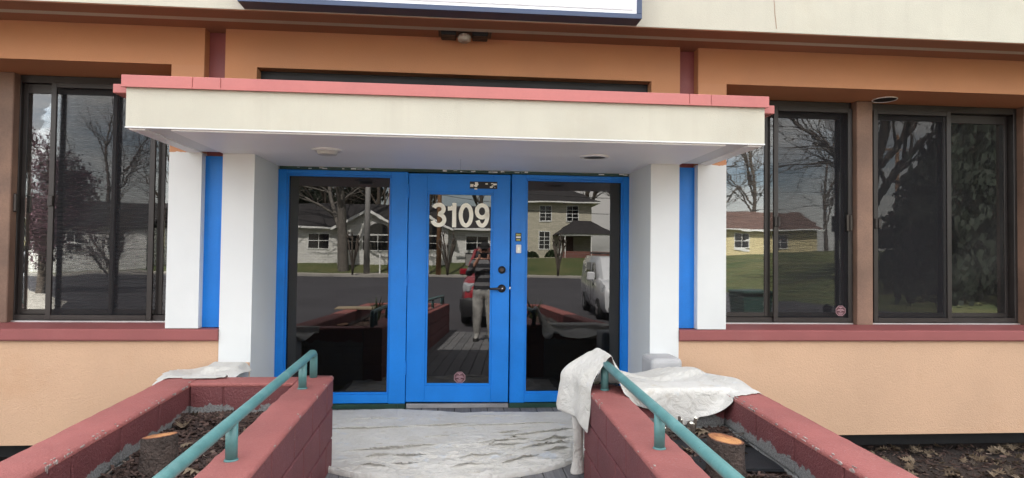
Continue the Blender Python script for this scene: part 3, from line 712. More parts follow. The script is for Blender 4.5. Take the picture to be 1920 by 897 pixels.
# ================================================================== drop cloths
def fbm(x, y, z=0, o=4): return noise.fractal(Vector((x, y, z)), 1.0, 2.0, o)
def deck_cloth():
    rr = random.Random(12)
    # pleats: (x0,y0,x1,y1,height,reach) - each lies over towards the street and shades a thin crease
    folds = [(-1.08,-.66,-.30,-.60,.013,.10),(-.42,-.60,.22,-.545,.011,.08),(-.12,-.62,.95,-.54,.010,.09),(-.74,-1.17,-.10,-1.03,.018,.10),
             (.16,-1.05,.58,-.95,.016,.07),(.18,-1.07,.55,-1.08,.014,.05),(.34,-.88,.82,-.76,.014,.06),(.30,-.80,.55,-.74,.012,.05),(-.62,-1.29,-.44,-1.25,.016,.05),(-.46,-1.26,-.16,-1.30,.015,.05),
             (-.42,-1.44,-.22,-1.42,.017,.05),(.02,-1.33,.34,-1.26,.012,.07),(.30,-1.45,.60,-1.30,.016,.06),(.46,-1.16,.86,-1.02,.020,.06),(.58,-1.00,.90,-.93,.016,.05),
             (.66,-.78,.95,-.72,.014,.05),(.62,-1.24,.84,-1.16,.016,.05),(-.05,-1.52,.26,-1.46,.012,.07),(-.62,-1.44,-.40,-1.50,.014,.05),(-.85,-.38,-.40,-.36,.006,.06),(.05,-.34,.6,-.31,.005,.06),
             (.40,-.98,.47,-.90,.015,.03),(.24,-1.10,.30,-1.02,.014,.03),(-.25,-.86,.06,-.80,.007,.06)]
    for i in range(20):
        x = rr.uniform(-.8,.9); y = rr.uniform(-1.6,-.25) if i % 3 else rr.uniform(-1.3,-.8); L = rr.uniform(.03,.13); a = rr.gauss(.15,.30)
        folds.append((x-L*math.cos(a), y-L*math.sin(a), x+L*math.cos(a), y+L*math.sin(a), rr.uniform(.003,.009), rr.uniform(.02,.05)))
    nx, ny = 250, 460
    U = np.linspace(0, 1, nx+1); Vv = np.linspace(0, 1, ny+1)
    X = np.repeat((-1.10+2.14*U)[None, :], ny+1, 0)
    xs = X[0]
    yf = np.array([-1.33-.40*max(0, 1-((x+.06)/.92)**2)**.62+.012*fbm(x*4, 3.1) for x in xs])
    yb = np.array([-.10-.02*fbm(x*3, 9.2)-.11*min(1, max(0, (x+.45)/.5)) for x in xs])
    Y = yb[None, :]+(yf-yb)[None, :]*Vv[:, None]
    n1 = np.empty_like(X); wx = np.empty_like(X); wy = np.empty_like(X)
    for j in range(ny+1):
        for i in range(nx+1):
            x, y = X[j, i], Y[j, i]
            wx[j, i] = .02*noise.noise(Vector((x*6, y*6, 2))); wy[j, i] = .016*noise.noise(Vector((x*3.5, y*5, 5)))+.005*noise.noise(Vector((x*17, y*17, 8)))
            rg = max(0, 1-2.4*abs(noise.noise(Vector((x*4.2+.5*noise.noise(Vector((x*5,y*5,9))), y*10, 11)))))**2; rg2 = max(0, 1-2.6*abs(noise.noise(Vector((x*10+y*6, y*17-x*5, 21)))))**2
            mkk = min(1, max(.12, (-.75-y)*2.2+(x-.1)*.9)); n1[j, i] = mkk*(.012*rg+.007*rg2)+.0065*noise.noise(Vector((x*2.2, y*4.5, 1)))+.0032*noise.noise(Vector((x*7, y*13, 3)))+.0012*noise.noise(Vector((x*20, y*34, 4)))
    ex, ey = X+wx, Y+wy; Hh = np.zeros_like(X); Pu = np.zeros_like(X)
    for q, (x0, y0, x1, y1, h, reach) in enumerate(folds):
        if q < 24: h *= 1.45
        dx, dy = x1-x0, y1-y0; LL = dx*dx+dy*dy; L = math.sqrt(LL)
        t = ((ex-x0)*dx+(ey-y0)*dy)/LL; s = (-(ex-x0)*dy+(ey-y0)*dx)/L*(1 if dx > 0 else -1)      # s > 0 towards the door
        tap = np.clip(np.sin(np.pi*np.clip(t, 0, 1)), 0, 1)**.8*h*1.15
        prof = np.where(s >= 0, np.exp(-np.clip(s, 0, 1)/(reach*.45)), np.exp(-(np.clip(-s, 0, 1)/.0045)**2))
        e = tap*prof; Hh = np.maximum(Hh, e)+.25*np.minimum(Hh, e); Hh -= tap*.30*np.exp(-((s+.010)/.006)**2); Pu = np.maximum(Pu, tap*np.exp(-(s/.016)**2)*(s > -.0035))
    dist = (1-Vv)[:, None]*(yb-yf)[None, :]
    hem = .014*np.exp(-(dist/.055)**6) - .012*np.exp(-((dist-.064)/.005)**2)
    Z = -.048+RS*Y+.0095+Hh+n1+hem; Z[-1] = -.048+RS*Y[-1]+.001; Z = np.maximum(Z, -.048+RS*Y+.001)
    Yo = Y-Pu*1.1
    me = bpy.data.meshes.new('drop_cloth'); co = np.stack([X, Yo, Z], -1).reshape(-1, 3)
    idx = np.arange((nx+1)*(ny+1)).reshape(ny+1, nx+1)
    fc = np.stack([idx[:-1,:-1], idx[1:,:-1], idx[1:,1:], idx[:-1,1:]], -1).reshape(-1, 4)
    me.from_pydata(co.tolist(), [], fc.tolist())
    return link('drop_cloth', me, 'cloth', None, True, label='wrinkled white canvas drop cloth spread flat on the ramp before the door', cat='drop cloth', group='painter drop cloths')
deck_cloth()

def drape(name, label, us, vs, p0, mask, colliders, steps=260, pins=None, fr=.55, seed=1, group='painter drop cloths', it=14):
    """small position-based cloth: grid us x vs, start positions p0(u,v), settles on analytic colliders"""
    nu, nv = len(us), len(vs); rng = np.random.default_rng(seed)
    P = np.array([[p0(u, v) for v in vs] for u in us], float); P += rng.normal(0, .0010, P.shape)
    rest = np.array([[(u, v) for v in vs] for u in us], float)
    mk = np.array([[mask(u, v) for v in vs] for u in us], bool)
    V = np.zeros_like(P); sets = []
    def cs(di, dj, par, stiff):
        I, J = np.meshgrid(np.arange(nu-di), np.arange(max(0,-dj), nv-max(0,dj)), indexing='ij')
        k = (I//max(1,di) if di else J//max(1,abs(dj))) % 2 == par
        I, J = I[k], J[k]; ok = mk[I, J] & mk[I+di, J+dj]; I, J = I[ok], J[ok]
        if di > 1 or abs(dj) > 1 or (di and dj): pass
        L = np.linalg.norm(rest[I, J]-rest[I+di, J+dj], axis=1)
        sets.append((I, J, I+di, J+dj, L, stiff))
    for par in (0, 1):
        cs(1,0,par,1); cs(0,1,par,1); cs(1,1,par,.5); cs(1,-1,par,.5); cs(2,0,par,.25); cs(0,2,par,.25)
    dt = 1/60.
    for st in range(steps):
        V[..., 2] -= 9.8*dt; V *= .975
        Q = P+V*dt
        for _ in range(it):
            for I, J, I2, J2, L, k in sets:
                d = Q[I2, J2]-Q[I, J]; n = np.linalg.norm(d, axis=1)+1e-9
                c = (d*((n-L)/n*.5*k)[:, None])
                Q[I, J] += c; Q[I2, J2] -= c
            if _ % 3 == 2 or _ == it-1:
                for kind, a in colliders:
                    if kind == 'box':
                        x0,x1,y0,y1,ztf = a; zt = ztf(Q[...,1])+.005
                        ins = (Q[...,0] > x0)&(Q[...,0] < x1)&(Q[...,1] > y0)&(Q[...,1] < y1)&(Q[...,2] < zt)
                        if ins.any():
                            dd = np.stack([Q[...,0]-x0, x1-Q[...,0], Q[...,1]-y0, y1-Q[...,1], zt-Q[...,2]], -1); w_ = dd.argmin(-1)
                            for q, (ax, val) in enumerate(((0,x0),(0,x1),(1,y0),(1,y1))):
                                s = ins&(w_ == q); Q[s, ax] = val
                            s = ins&(w_ == 4); Q[s, 2] = zt[s]
                            Q[ins,:2] = P[ins,:2]*fr+Q[ins,:2]*(1-fr)
                    elif kind == 'plane':
                        zt = a(Q[...,0], Q[...,1])+.005; s = Q[...,2] < zt; Q[s, 2] = zt[s]; Q[s,:2] = P[s,:2]*fr+Q[s,:2]*(1-fr)
                    elif kind == 'cap':
                        A, Bq, r = a; A = np.array(A); Bq = np.array(Bq); ab = Bq-A
                        t = np.clip(((Q-A)@ab)/(ab@ab), 0, 1); c = A+t[..., None]*ab; d = Q-c; n = np.linalg.norm(d, axis=-1)+1e-9
                        s = n < r; Q[s] = c[s]+d[s]/n[s][:, None]*r; Q[s] = P[s]*.35+Q[s]*.65
            if pins is not None and st < pins[1]:
                pk = pins[0]
                for (i, j) in pk: Q[i, j] = P[i, j]
        V = (Q-P)/dt; sp = np.linalg.norm(V, axis=-1, keepdims=True); V *= np.minimum(1, 3.0/(sp+1e-6)); P = Q
    bm = bmesh.new(); vv = {}
    for i in range(nu):
        for j in range(nv):
            if mk[i, j]: vv[i, j] = bm.verts.new(P[i, j])
    for i in range(nu-1):
        for j in range(nv-1):
            q = [(i,j),(i+1,j),(i+1,j+1),(i,j+1)]
            if all(k in vv for k in q): bm.faces.new([vv[k] for k in q])
    for v in [v for v in bm.verts if not v.link_faces]: bm.verts.remove(v)
    s = MB(); s.bm.free(); s.bm = bm
    o = s.build(name, 'cloth', None, True, label=label, cat='drop cloth', group=group)
    sd_ = o.modifiers.new('thickness', 'SOLIDIFY'); sd_.thickness = .004; sd_.offset = 1
    ss = o.modifiers.new('smooth', 'SUBSURF'); ss.levels = 1; ss.render_levels = 1
    return o
lin = lambda y: wz(y)
soil_r = lambda x, y: .30+.035*(y+1.6)-.6*((x < RX0)|(x > RO1))
def soil2(x, y):
    z = np.where((x < RX0), dz(y), np.where(x > RO1, -.30, .30+RS*(y+1.6))); return np.where(y > -1.7, np.where(x < RX0, dz(y), .16), z)
# the sheet: flap slung over the rail end, a long tail inside it, body over planter back wall and ledge
du = .0215
us = np.arange(.0, 2.04, du); vs_ = np.arange(-2.13, -.84, du)
def msk(u, v):
    if u < .13: return False
    if u < .42: return -1.73 < v < -1.60
    if u < .87: return -1.94 < v < -1.545
    if u < .98: return -1.94 < v < -1.545+.7*max(0, u-.86)
    e = .03*math.sin(u*7)+.02*math.sin(u*17)
    return -2.10+.14*max(0, u-1.45)+e < v < -.97-.25*max(0, u-1.55)+e*.6
def start(u, v):
    zr = wz(-1.79)+.165+.031
    if u <= .86:                                 # flap: stiff canvas flaring out from the rail
        q = (.86-u)
        if u >= .42:
            a = q/.44; b = min(1, max(0, (v+1.93)/.40)); e = min(1, a/.55); e = e*e*(3-2*e)
            xt, xb = .925-.015*b, .808-.150*b; zt, zb = zr+.03*b, .215+.125*b+.03*math.sin(b*6)
            x = xt+(xb-xt)*(.35*a+.65*e)+.014*math.sin(b*10+1.2+a*2)*a
            return (x-.03*math.sin(math.pi*min(1,a*1.6))*.6, -1.905+.32*b+.05*a*b, zt+(zb-zt)*a**1.15+.012*math.sin(math.pi*a))
        a = (.42-u)/.29; ph = (v+1.72)/.12*4.0-.6; r = (.056+.008*math.sin(a*7+ph))*(1-.25*a+.55*a**4)
        return (.765+r*math.sin(ph)+.018*math.sin(a*4)+.01*a, -1.665-r*math.cos(ph)*.9-.02*a, .33+(dz(-1.7)+.012-.33)*min(1, a*1.02))
    w_ = u-.86
    k = min(1, w_*5); return (.925+w_*(.93-.06*k), -1.5+(v+1.5)*(1-.07*k), zr+.03+k*(.030*math.sin(w_*13+v*6)+.022*math.sin(w_*27-v*11)+.014*math.sin(v*31+w_*9)))
ic = int(round(.86/du))
pins = ([(i, j) for i in range(0, ic+2) for j, v in enumerate(vs_) if i < ic-1 or -1.95 < v < -1.55], 10**6)
rc = ('cap', ((.925,-1.60,wz(-1.79)+.165),(.925,-3.5,wz(-3.5)+.165),.030))
def soil2(x, y):
    z = np.where((x < RX0), dz(y), np.where(x > RO1, -.30, .27+RS*(y+1.6))); return np.where(y > -1.71, np.where(x < 1.06, dz(y), np.where(x > 1.98, -.3, .425+.03*np.sin(x*9+y*7)+.03*(y > -1.2)*(x < 1.8))), z)
cols = [rc, ('box', (RX0-.004,RX1+.004,-8,-1.695,lin)), ('box', (RO0-.004,RO1+.004,-8,-1.695,lin)), ('box', (RX1-.05,RO0+.05,-1.925,-1.69,lambda y: wz(-1.7)+.012+0*y)),
        ('box', (1.48,1.745,-.99,-.6,lambda y: .54+0*y)), ('box', (1.55,9,-.70,0,lambda y: 3+0*y)), ('plane', soil2)]
dcr = drape('drop_cloth', 'white drop cloth slung over the handrail end and across the planter corner', us, vs_, start, msk, cols, steps=150, seed=3, pins=pins)
us2 = np.arange(-2.12, -1.46, .0215); vs2 = np.arange(-1.60, -.74, .0215)
cl2 = [('box', (LO0-.004,LO1+.004,-8,-1.40,lin)), ('box', (LO0,LX1,-1.62,-1.405,lin)), ('box', (-1.81,-1.56,-.99,-.6,lambda y: .476+0*y)), ('plane', lambda x, y: np.where((x > -2.05)&(y > -1.41), .44+.02*np.sin(x*13+y*9), -.3))]
drape('drop_cloth', 'small crumpled white drop cloth on the back corner of the planter without a mat', us2, vs2, lambda u, v: (-1.79+(u+1.79)*.93, -1.15+(v+1.15)*.93, .62+.05*math.sin(u*17+v*11)+.03*math.sin(v*23)), lambda u, v: v > -1.56+.12*max(0,u+1.85)+.02*math.sin(u*13) and u > -2.04+.16*(-1.0-v) and v < -.76, cl2, steps=110, seed=5)

# ================================================================== mulch, leaves, stumps
def chips(name, n, area, zf, size, mat, seed, flat=.35, **tags):
    rr = random.Random(seed); verts = []; faces = []; tone = []
    for i in range(n):
        x, y = area(rr); L = rr.uniform(.5, 1.4)*size; W = L*rr.uniform(.25, .5); T = L*rr.uniform(.08, .2)
        a = rr.uniform(0, 6.28); ti = rr.gauss(0, flat); ro = rr.gauss(0, flat)
        mt = Matrix.Rotation(a, 3, 'Z') @ Matrix.Rotation(ti, 3, 'Y') @ Matrix.Rotation(ro, 3, 'X')
        c = Vector((x, y, zf(x, y)+rr.uniform(0, .014))); b = len(verts); tp = rr.uniform(.5, 1)
        for sx, sy, sz in ((-1,-1,-1),(1,-tp,-1),(1,tp*.7,-1),(-1,1,-1),(-1,-1,1),(1,-tp,1),(1,tp*.7,1),(-1,1,1)):
            verts.append(c+mt @ Vector((sx*L/2, sy*W/2, sz*T/2)))
        for f in ((3,2,1,0),(4,5,6,7),(0,1,5,4),(1,2,6,5),(2,3,7,6),(3,0,4,7)): faces.append([b+k for k in f])
        tv = min(1, max(0, rr.betavariate(2, 2.6) if rr.random() > .05 else rr.uniform(.85, 1))); tone += [tv]*8
    me = bpy.data.meshes.new(name); me.from_pydata(verts, [], faces)
    at = me.attributes.new('tone', 'FLOAT', 'POINT'); at.data.foreach_set('value', tone)
    return link(name, me, mat, None, **tags)
def pz(y): return .255+RS*(y+1.6)
for nm, a, b, yy, off in (('l', LO1, LX0, -1.62, .02), ('r', RX1, RO0, -1.92, .0)):
    base = bmesh.new(); g = [[base.verts.new((a+(b-a)*i/14, yy+(-7.78-yy)*j/60, pz(yy+(-7.78-yy)*j/60)+off+.02*noise.noise(Vector((i*.5, j*.5, 3))))) for i in range(15)] for j in range(61)]
    for p, q in zip(g, g[1:]):
        for k in range(14): base.faces.new((p[k], q[k], q[k+1], p[k+1]))
    s = MB(); s.bm.free(); s.bm = base; s.build('soil', 'dirt', None, True, kind='structure')
    def area(rr, a=a, b=b, yy=yy):
        return rr.uniform(a+.01, b-.01), yy-.01-(rr.random()**1.8)*5.9
    chips('mulch', 6500, area, lambda x, y, off=off: pz(y)+off+.003+.016*noise.noise(Vector((x*9, y*9, 1)))+.03*math.exp(-(y+1.75)**2/.02)*(1 if off else 0), .042, 'mulch', 21 if nm == 'l' else 22, kind='stuff',
          label='dark bark mulch filling the planter with the %s' % ('dark stump' if nm == 'l' else 'black mat'), cat='mulch')
def farea(rr):
    return rr.uniform(1.95, 7), -.45-(rr.random()**1.2)*3.2
chips('mulch', 5000, farea, lambda x, y: -.325, .038, 'mulch', 31, kind='stuff', label='dark mulch bed along the foot of the peach wall beside the matted planter', cat='mulch')
chips('mulch', 2500, lambda rr: (rr.uniform(-7,-1.9), -.45-rr.random()**1.2*3.2), lambda x, y: -.325, .038, 'mulch', 32, kind='stuff', label='dark mulch bed at the foot of the wall under the wide left window', cat='mulch')
bpy.data.objects['mulch.003']['label'] = 'dark mulch bed at the wall foot beside the planter without a mat'
def leaf_litter(name, n, area, zf, seed, **tags):
    rr = random.Random(seed); verts = []; faces = []; tone = []
    out = [(0,-.5),(.10,-.34),(.06,-.22),(.30,-.22),(.12,-.06),(.38,.04),(.14,.14),(.28,.30),(.08,.30),(0,.5),(-.08,.30),(-.28,.30),(-.14,.14),(-.38,.04),(-.12,-.06),(-.30,-.22),(-.06,-.22),(-.10,-.34)]
    for i in range(n):
        x, y = area(rr); L = rr.uniform(.07, .13); a = rr.uniform(0, 6.28); cu = rr.uniform(-2.5, 5)
        mt = Matrix.Rotation(a, 3, 'Z') @ Matrix.Rotation(rr.gauss(0,.4), 3, 'Y') @ Matrix.Rotation(rr.gauss(0,.4), 3, 'X')
        c = Vector((x, y, zf(x, y)+rr.uniform(.008, .03))); b = len(verts)
        verts.append(c)
        for (u, v) in out:
            p = Vector((u*L, v*L, 0)); p.z = cu*p.x*p.x*4+cu*.6*p.y*p.y+rr.uniform(-.003,.003); verts.append(c+mt @ p)
        k = len(out)
        for j in range(k): faces.append((b, b+1+j, b+1+(j+1) % k))
        tone += [rr.betavariate(2, 2)]*(k+1)
    me = bpy.data.meshes.new(name); me.from_pydata(verts, [], faces)
    at = me.attributes.new('tone', 'FLOAT', 'POINT'); at.data.foreach_set('value', tone)
    return link(name, me, 'leaf', None, **tags)
leaf_litter('fallen_leaves', 900, lambda rr: (rr.uniform(1.95, 7), -.5-rr.random()**1.3*3), lambda x, y: -.318, 41, kind='stuff', label='dry brown oak leaves scattered on the bed below the peach wall', cat='leaves')
leaf_litter('fallen_leaves', 26, lambda rr: (rr.uniform(LO1+.05, LX0-.05), -1.66-rr.random()**2*1.6), lambda x, y: pz(y)+.03, 42, kind='stuff', label='few dry leaves on the mulch of the planter with the dark stump', cat='leaves')
leaf_litter('fallen_leaves', 30, lambda rr: (rr.uniform(RX1+.05, RO0-.05), -2.0-rr.random()**1.3*1.8), lambda x, y: pz(y)+.012, 43, kind='stuff', label='few dry leaves on the mulch around the black mat', cat='leaves')

def stump(x, y, z0, h, r, tilt, label, seed):
    rr = random.Random(seed); rt = empty('tree_stump', label=label, cat='stump', group='cut tree stumps in the planters')
    n = 64; mb = MB(); zs = [0, .15, .3, .45, .6, .75, .9, 1.0]
    def top(px, py): return h+tilt[0]*px+tilt[1]*py
    rings = []
    for q in zs:
        ring = []
        for k in range(n):
            a = 2*math.pi*k/n; rad = r*(1+.22*(1-q)**3)*(1+.035*math.sin(3*a+seed)+.03*math.sin(5*a+2))*(1+.05*noise.noise(Vector((math.cos(a)*7, math.sin(a)*7, q*9+seed)))+.03*noise.noise(Vector((math.cos(a)*25, math.sin(a)*25, q*14))))
            px, py = rad*math.cos(a), rad*math.sin(a); ring.append((px, py, top(px, py)*q-.02*(1-q)))
        rings.append(ring)
    vr = [[mb.bm.verts.new((x+p[0], y+p[1], z0+p[2])) for p in ring] for ring in rings]
    for a, b in zip(vr, vr[1:]):
        for k in range(n): mb.bm.faces.new((a[k], a[(k+1)%n], b[(k+1)%n], b[k]))
    mb.build('bark', 'stumpbark', rt, True)
    cm = MB(); prev = None
    for q, dzz in ((.965, .0), (.93, .003), (.6, .001), (.3, .004)):
        ring = [cm.bm.verts.new((x+p[0]*q, y+p[1]*q, z0+top(p[0]*q, p[1]*q)+dzz+.002*noise.noise(Vector((p[0]*60*q, p[1]*60*q, 0))))) for p in rings[-1]]
        if prev:
            for k in range(n): cm.bm.faces.new((prev[k], prev[(k+1)%n], ring[(k+1)%n], ring[k]))
        prev = ring
    cm.bm.faces.new(prev); cf = cm.build('cut_face', 'cutwood', rt, True)
    at = cf.data.attributes.new('tone', 'FLOAT', 'POINT')
    at.data.foreach_set('value', [math.hypot(v.co.x-x, v.co.y-y)/r for v in cf.data.vertices])
    return settle(rt, (x, y, z0))
stump(-1.425, -2.50, pz(-2.5)+.01, .18, .08, (.12, -.10), 'dark rough tree stump with a thin orange sliver of cut wood in mulch', 5)
stump(1.345, -2.66, pz(-2.66)-.01, .20, .088, (-.14, .05), 'tree stump with fresh orange cut face on the black mat', 9)
bpy.data.objects['tree_stump']['label'] = 'dark shaggy tree stump in the planter without a mat'
# ribbed rubber mat
mb = MB(); nrib = 46
P0 = [(1.045,-2.16),(1.66,-2.16),(1.655,-2.66),(1.05,-2.60)]
for k in range(nrib):
    t0, t1 = k/nrib, (k+.62)/nrib
    def pt(s, t):
        a = Vector(P0[0]).lerp(Vector(P0[1]), s); b = Vector(P0[3]).lerp(Vector(P0[2]), s); p = a.lerp(b, t)
        return (p.x, p.y, pz(p.y)+.020+.006*math.sin(p.x*9)+.004*math.sin(p.y*14))
    for s in range(8):
        a, b = s/8, (s+1)/8
        q = [pt(a,t1), pt(b,t1), pt(b,t0), pt(a,t0)]
        mb.hexa([(p[0],p[1],p[2]) for p in q]+[(p[0],p[1],p[2]+.007) for p in q])
for s in range(8):
    for t in range(6):
        q = [pt(s/8,(t+1)/6), pt((s+1)/8,(t+1)/6), pt((s+1)/8,t/6), pt(s/8,t/6)]
        mb.hexa([(p[0],p[1],p[2]-.006) for p in q]+[(p[0],p[1],p[2]+.001) for p in q])
mb.build('rubber_mat', 'mat', None, label='ribbed black rubber mat lying on mulch round the fresh stump', cat='mat')
# cut-back shrub crown under the cloth edge
rt = empty('cut_shrub', label='dark shrub cut down to a cluster of pale-tipped stubs beside the cloth', cat='shrub')
rr = random.Random(8)
for i in range(15):
    a = rr.uniform(0, 6.28); q = rr.uniform(.01, .09); x, y = 1.33+q*math.cos(a)*1.3, -2.07+q*math.sin(a)*.7; z = pz(y)
    tip = (x+rr.uniform(-.03,.03), y-rr.uniform(.0,.05), z+rr.uniform(.07,.14)); r = rr.uniform(.008,.014)
    st = MB().tube([(x,y,z-.02),((x+tip[0])/2+.006,(y+tip[1])/2,(z+tip[2])/2),tip], [r*1.3,r*1.1,r], 8).build('stub', 'bark', rt, True)
    d = (Vector(tip)-Vector((x,y,z))).normalized()
    if i % 2 == 0: MB().tube([Vector(tip)+d*.0005, Vector(tip)+d*.002], [r*.9,r*.85], 8).build('cut_tip', 'gold', rt)
for i in range(9):
    x, y = 1.33+rr.uniform(-.2,.3), -2.05+rr.uniform(-.1,.03); z = pz(y)+.02
    MB().tube([(x,y,z),(x+rr.uniform(-.1,.1),y-rr.uniform(.0,.07),z+rr.uniform(.0,.05)),(x+rr.uniform(-.2,.2),y-rr.uniform(.02,.12),z+rr.uniform(0,.07))], [.004,.003,.0015], 5).build('twig', 'bark', rt)
settle(rt, (1.33, -2.07, pz(-2.07)))
# ================================================================== the street behind the camera (seen in the glass)
def house_window(rt, x0, x1, z0, z1, y, cols_=2, rows=2, trim='trimw'):
    fr = MB(); t = .07
    for q in ((x0-t,x0,z0-t,z1+t),(x1,x1+t,z0-t,z1+t),(x0,x1,z1,z1+t),(x0,x1,z0-t,z0)): fr.box(q[0],q[1],y-.02,y+.05,q[2],q[3])
    for k in range(1, cols_): xx = x0+(x1-x0)*k/cols_; fr.box(xx-.025,xx+.025,y-.01,y+.035,z0,z1)
    for k in range(1, rows): zz = z0+(z1-z0)*k/rows; fr.box(x0,x1,y-.01,y+.033,zz-.022,zz+.022)
    w_ = fr.build('window', trim, rt)
    B('pane', 'carglass', w_, x0, x1, y-.03, y+.008, z0, z1)
    return w_
def gable_roof(mb, x0, x1, y0, y1, z0, z1, t=.12):    # ridge along x
    ym = (y0+y1)/2
    for ya in (y0, y1):
        mb.hexa([(x0,ya,z0),(x1,ya,z0),(x1,ym,z1),(x0,ym,z1),(x0,ya,z0+t),(x1,ya,z0+t),(x1,ym,z1+t),(x0,ym,z1+t)])
    return mb
# ---- white brick bungalow
hx0, hx1, hy, hz, ez = -22.5, .2, -50.0, .76, 3.55
h1 = empty('house', label='low white painted brick bungalow with dark roof and arched gable window', cat='house')
B('wall', 'brick_white', h1, hx0, -10.0, hy-9, hy, hz-.5, ez)
B('wall', 'brick_white', h1, -4.9, hx1, hy-9, hy, hz-.5, ez)
B('wall', 'brick_white', h1, -10.0, -4.9, hy-9, hy+1.0, hz-.5, ez)
MB().poly([(-10,hy+1.0,ez),(-4.9,hy+1.0,ez),(-7.45,hy+1.0,ez+1.35)][::-1], d=(0,-.4,0)).build('gable', 'brick_white', h1)
rf = gable_roof(MB(), hx0-.5, hx1+.5, hy+.55, hy-9.5, ez-.12, 5.75).build('roof', 'roof_dark', h1)
for s in (-1, 1):
    MB().hexa([(-7.45+s*3.0,hy+1.45,ez-.14),(-7.45,hy+1.45,ez+1.42),(-7.45,hy-5,ez+1.42),(-7.45+s*3.0,hy-5,ez-.14),(-7.45+s*3.0,hy+1.45,ez),(-7.45,hy+1.45,ez+1.56),(-7.45,hy-5,ez+1.56),(-7.45+s*3.0,hy-5,ez)]).build('gable_roof', 'roof_dark', h1)
    MB().hexa([(-7.45+s*3.05,hy+1.47,ez-.30),(-7.45,hy+1.47,ez+1.30),(-7.45,hy+1.52,ez+1.30),(-7.45+s*3.05,hy+1.52,ez-.30),(-7.45+s*3.05,hy+1.47,ez-.08),(-7.45,hy+1.47,ez+1.54),(-7.45,hy+1.52,ez+1.54),(-7.45+s*3.05,hy+1.52,ez-.08)]).build('bargeboard', 'trimw', h1)
for a, b in ((hx0-.5,-10.4),(-4.5,hx1+.5)): B('gutter', 'trimw', h1, a, b, hy+.5, hy+.66, ez-.16, ez-.0)
house_window(h1, -12.6, -10.9, 1.75, 2.95, hy, 2, 2); house_window(h1, -3.4, -1.5, 1.75, 2.95, hy, 2, 2); house_window(h1, -17.4, -15.6, 1.75, 2.95, hy, 2, 2)
house_window(h1, -9.3, -8.2, 1.65, 2.85, hy+1.0, 1, 2); house_window(h1, -7.9, -5.4, 1.65, 2.85, hy+1.0, 2, 2)
MB().poly([(-6.65+1.0*math.cos(a), hy+1.03, 2.98+.95*math.sin(a)) for a in [math.pi*k/14 for k in range(15)]], d=(0,-.06,0)).build('arch_pane', 'carglass', h1)
settle(h1, (-11, hy-4, hz))
# ---- two-storey cream brick house with porch
hx0, hx1, hy, hz, ez = 4.2, 13.3, -57.0, 1.12, 6.75
h2 = empty('house', label='two storey cream brick house with dark hipped porch roof', cat='house')
B('wall', 'brick_cream', h2, hx0, hx1, hy-8, hy, hz-.6, ez)
mb = MB(); p = [(hx0-.8,hy+.8,ez-.05),(hx1+.8,hy+.8,ez-.05),(hx1+.8,hy-8.8,ez-.05),(hx0-.8,hy-8.8,ez-.05)]
mb.hexa(p+[(hx0+3,hy-3.7,ez+2.0),(hx1-3,hy-3.7,ez+2.0),(hx1-3,hy-4.3,ez+2.0),(hx0+3,hy-4.3,ez+2.0)]); mb.build('roof', 'roof_dark', h2)
B('eaves', 'trimw', h2, hx0-.78, hx1+.78, hy-8.78, hy+.78, ez-.20, ez-.055)
for xw in (5.6, 8.7, 11.4):
    house_window(h2, xw-.55, xw+.55, 4.75, 6.25, hy, 2, 4)
for xw in (5.6, 8.6): house_window(h2, xw-.5, xw+.5, 2.0, 3.65, hy, 2, 4)
pm = MB(); p = [(9.4,hy+3.6,3.35),(14.9,hy+3.6,3.35),(14.9,hy-.2,3.35),(9.4,hy-.2,3.35)]
pm.hexa(p+[(11.3,hy+1.4,4.75),(13,hy+1.4,4.75),(13,hy+.6,4.75),(11.3,hy+.6,4.75)]); pm.build('porch_roof', 'roof_dark', h2)
B('porch_beam', 'trimw', h2, 9.5, 14.8, hy+3.3, hy+3.5, 3.2, 3.345)
for xx in (9.7, 10.1, 12.6, 14.5): MB().cyl((xx, hy+3.4, .7), .06, 2.6, n=10).build('porch_post', 'trimw', h2)
B('porch_wall', 'brick_red', h2, 9.6, 14.7, hy+3.2, hy+3.45, .4, 1.75); B('porch_floor', 'concrete', h2, 9.6, 14.7, hy+.02, hy+3.1, .4, 1.15)
B('porch_door', 'roof_brown', h2, 10.4, 11.5, hy, hy+.05, 1.15, 3.2)
settle(h2, (8.7, hy-4, hz))
# ---- pale yellow bungalow on the bank
hx0, hx1, hy, hz, ez = 22.5, 37.5, -58.5, 1.75, 4.35
h3 = empty('house', label='pale yellow bungalow with brown roof on the grassy bank', cat='house')
B('wall', 'wall_yellow', h3, hx0, hx1, hy-9, hy, hz-.8, ez)
gable_roof(MB(), hx0-.5, hx1+.5, hy+.6, hy-9.6, ez-.12, 6.3).build('roof', 'roof_brown', h3)
B('gutter', 'trimw', h3, hx0-.5, hx1+.5, hy+.56, hy+.70, ez-.15, ez+.0)
for xw in (24.4, 29.3, 33.5): house_window(h3, xw-.75, xw+.75, 2.35, 3.75, hy, 2, 2)
MB().box(hx0, hx0+.15, hy-.1, hy+.03, hz-.5, ez-.2).build('corner_board', 'trimw', h3)
settle(h3, (30, hy-4.5, hz))
# ---- white cottage beyond the driveway
hx0, hx1, hy, hz, ez = -34, -23.8, -46.0, .3, 3.2
h4 = empty('house', label='small white cottage with grey roof beyond the driveway', cat='house')
B('wall', 'brick_white', h4, hx0, hx1, hy-7, hy, hz-.6, ez)
gable_roof(MB(), hx0-.4, hx1+.4, hy+.5, hy-7.5, ez-.1, 5.2).build('roof', 'roof_dark', h4)
for xw in (-32, -29, -26): house_window(h4, xw-.55, xw+.55, 1.2, 2.6, hy, 2, 2)
settle(h4, (-29, hy-3.5, hz))

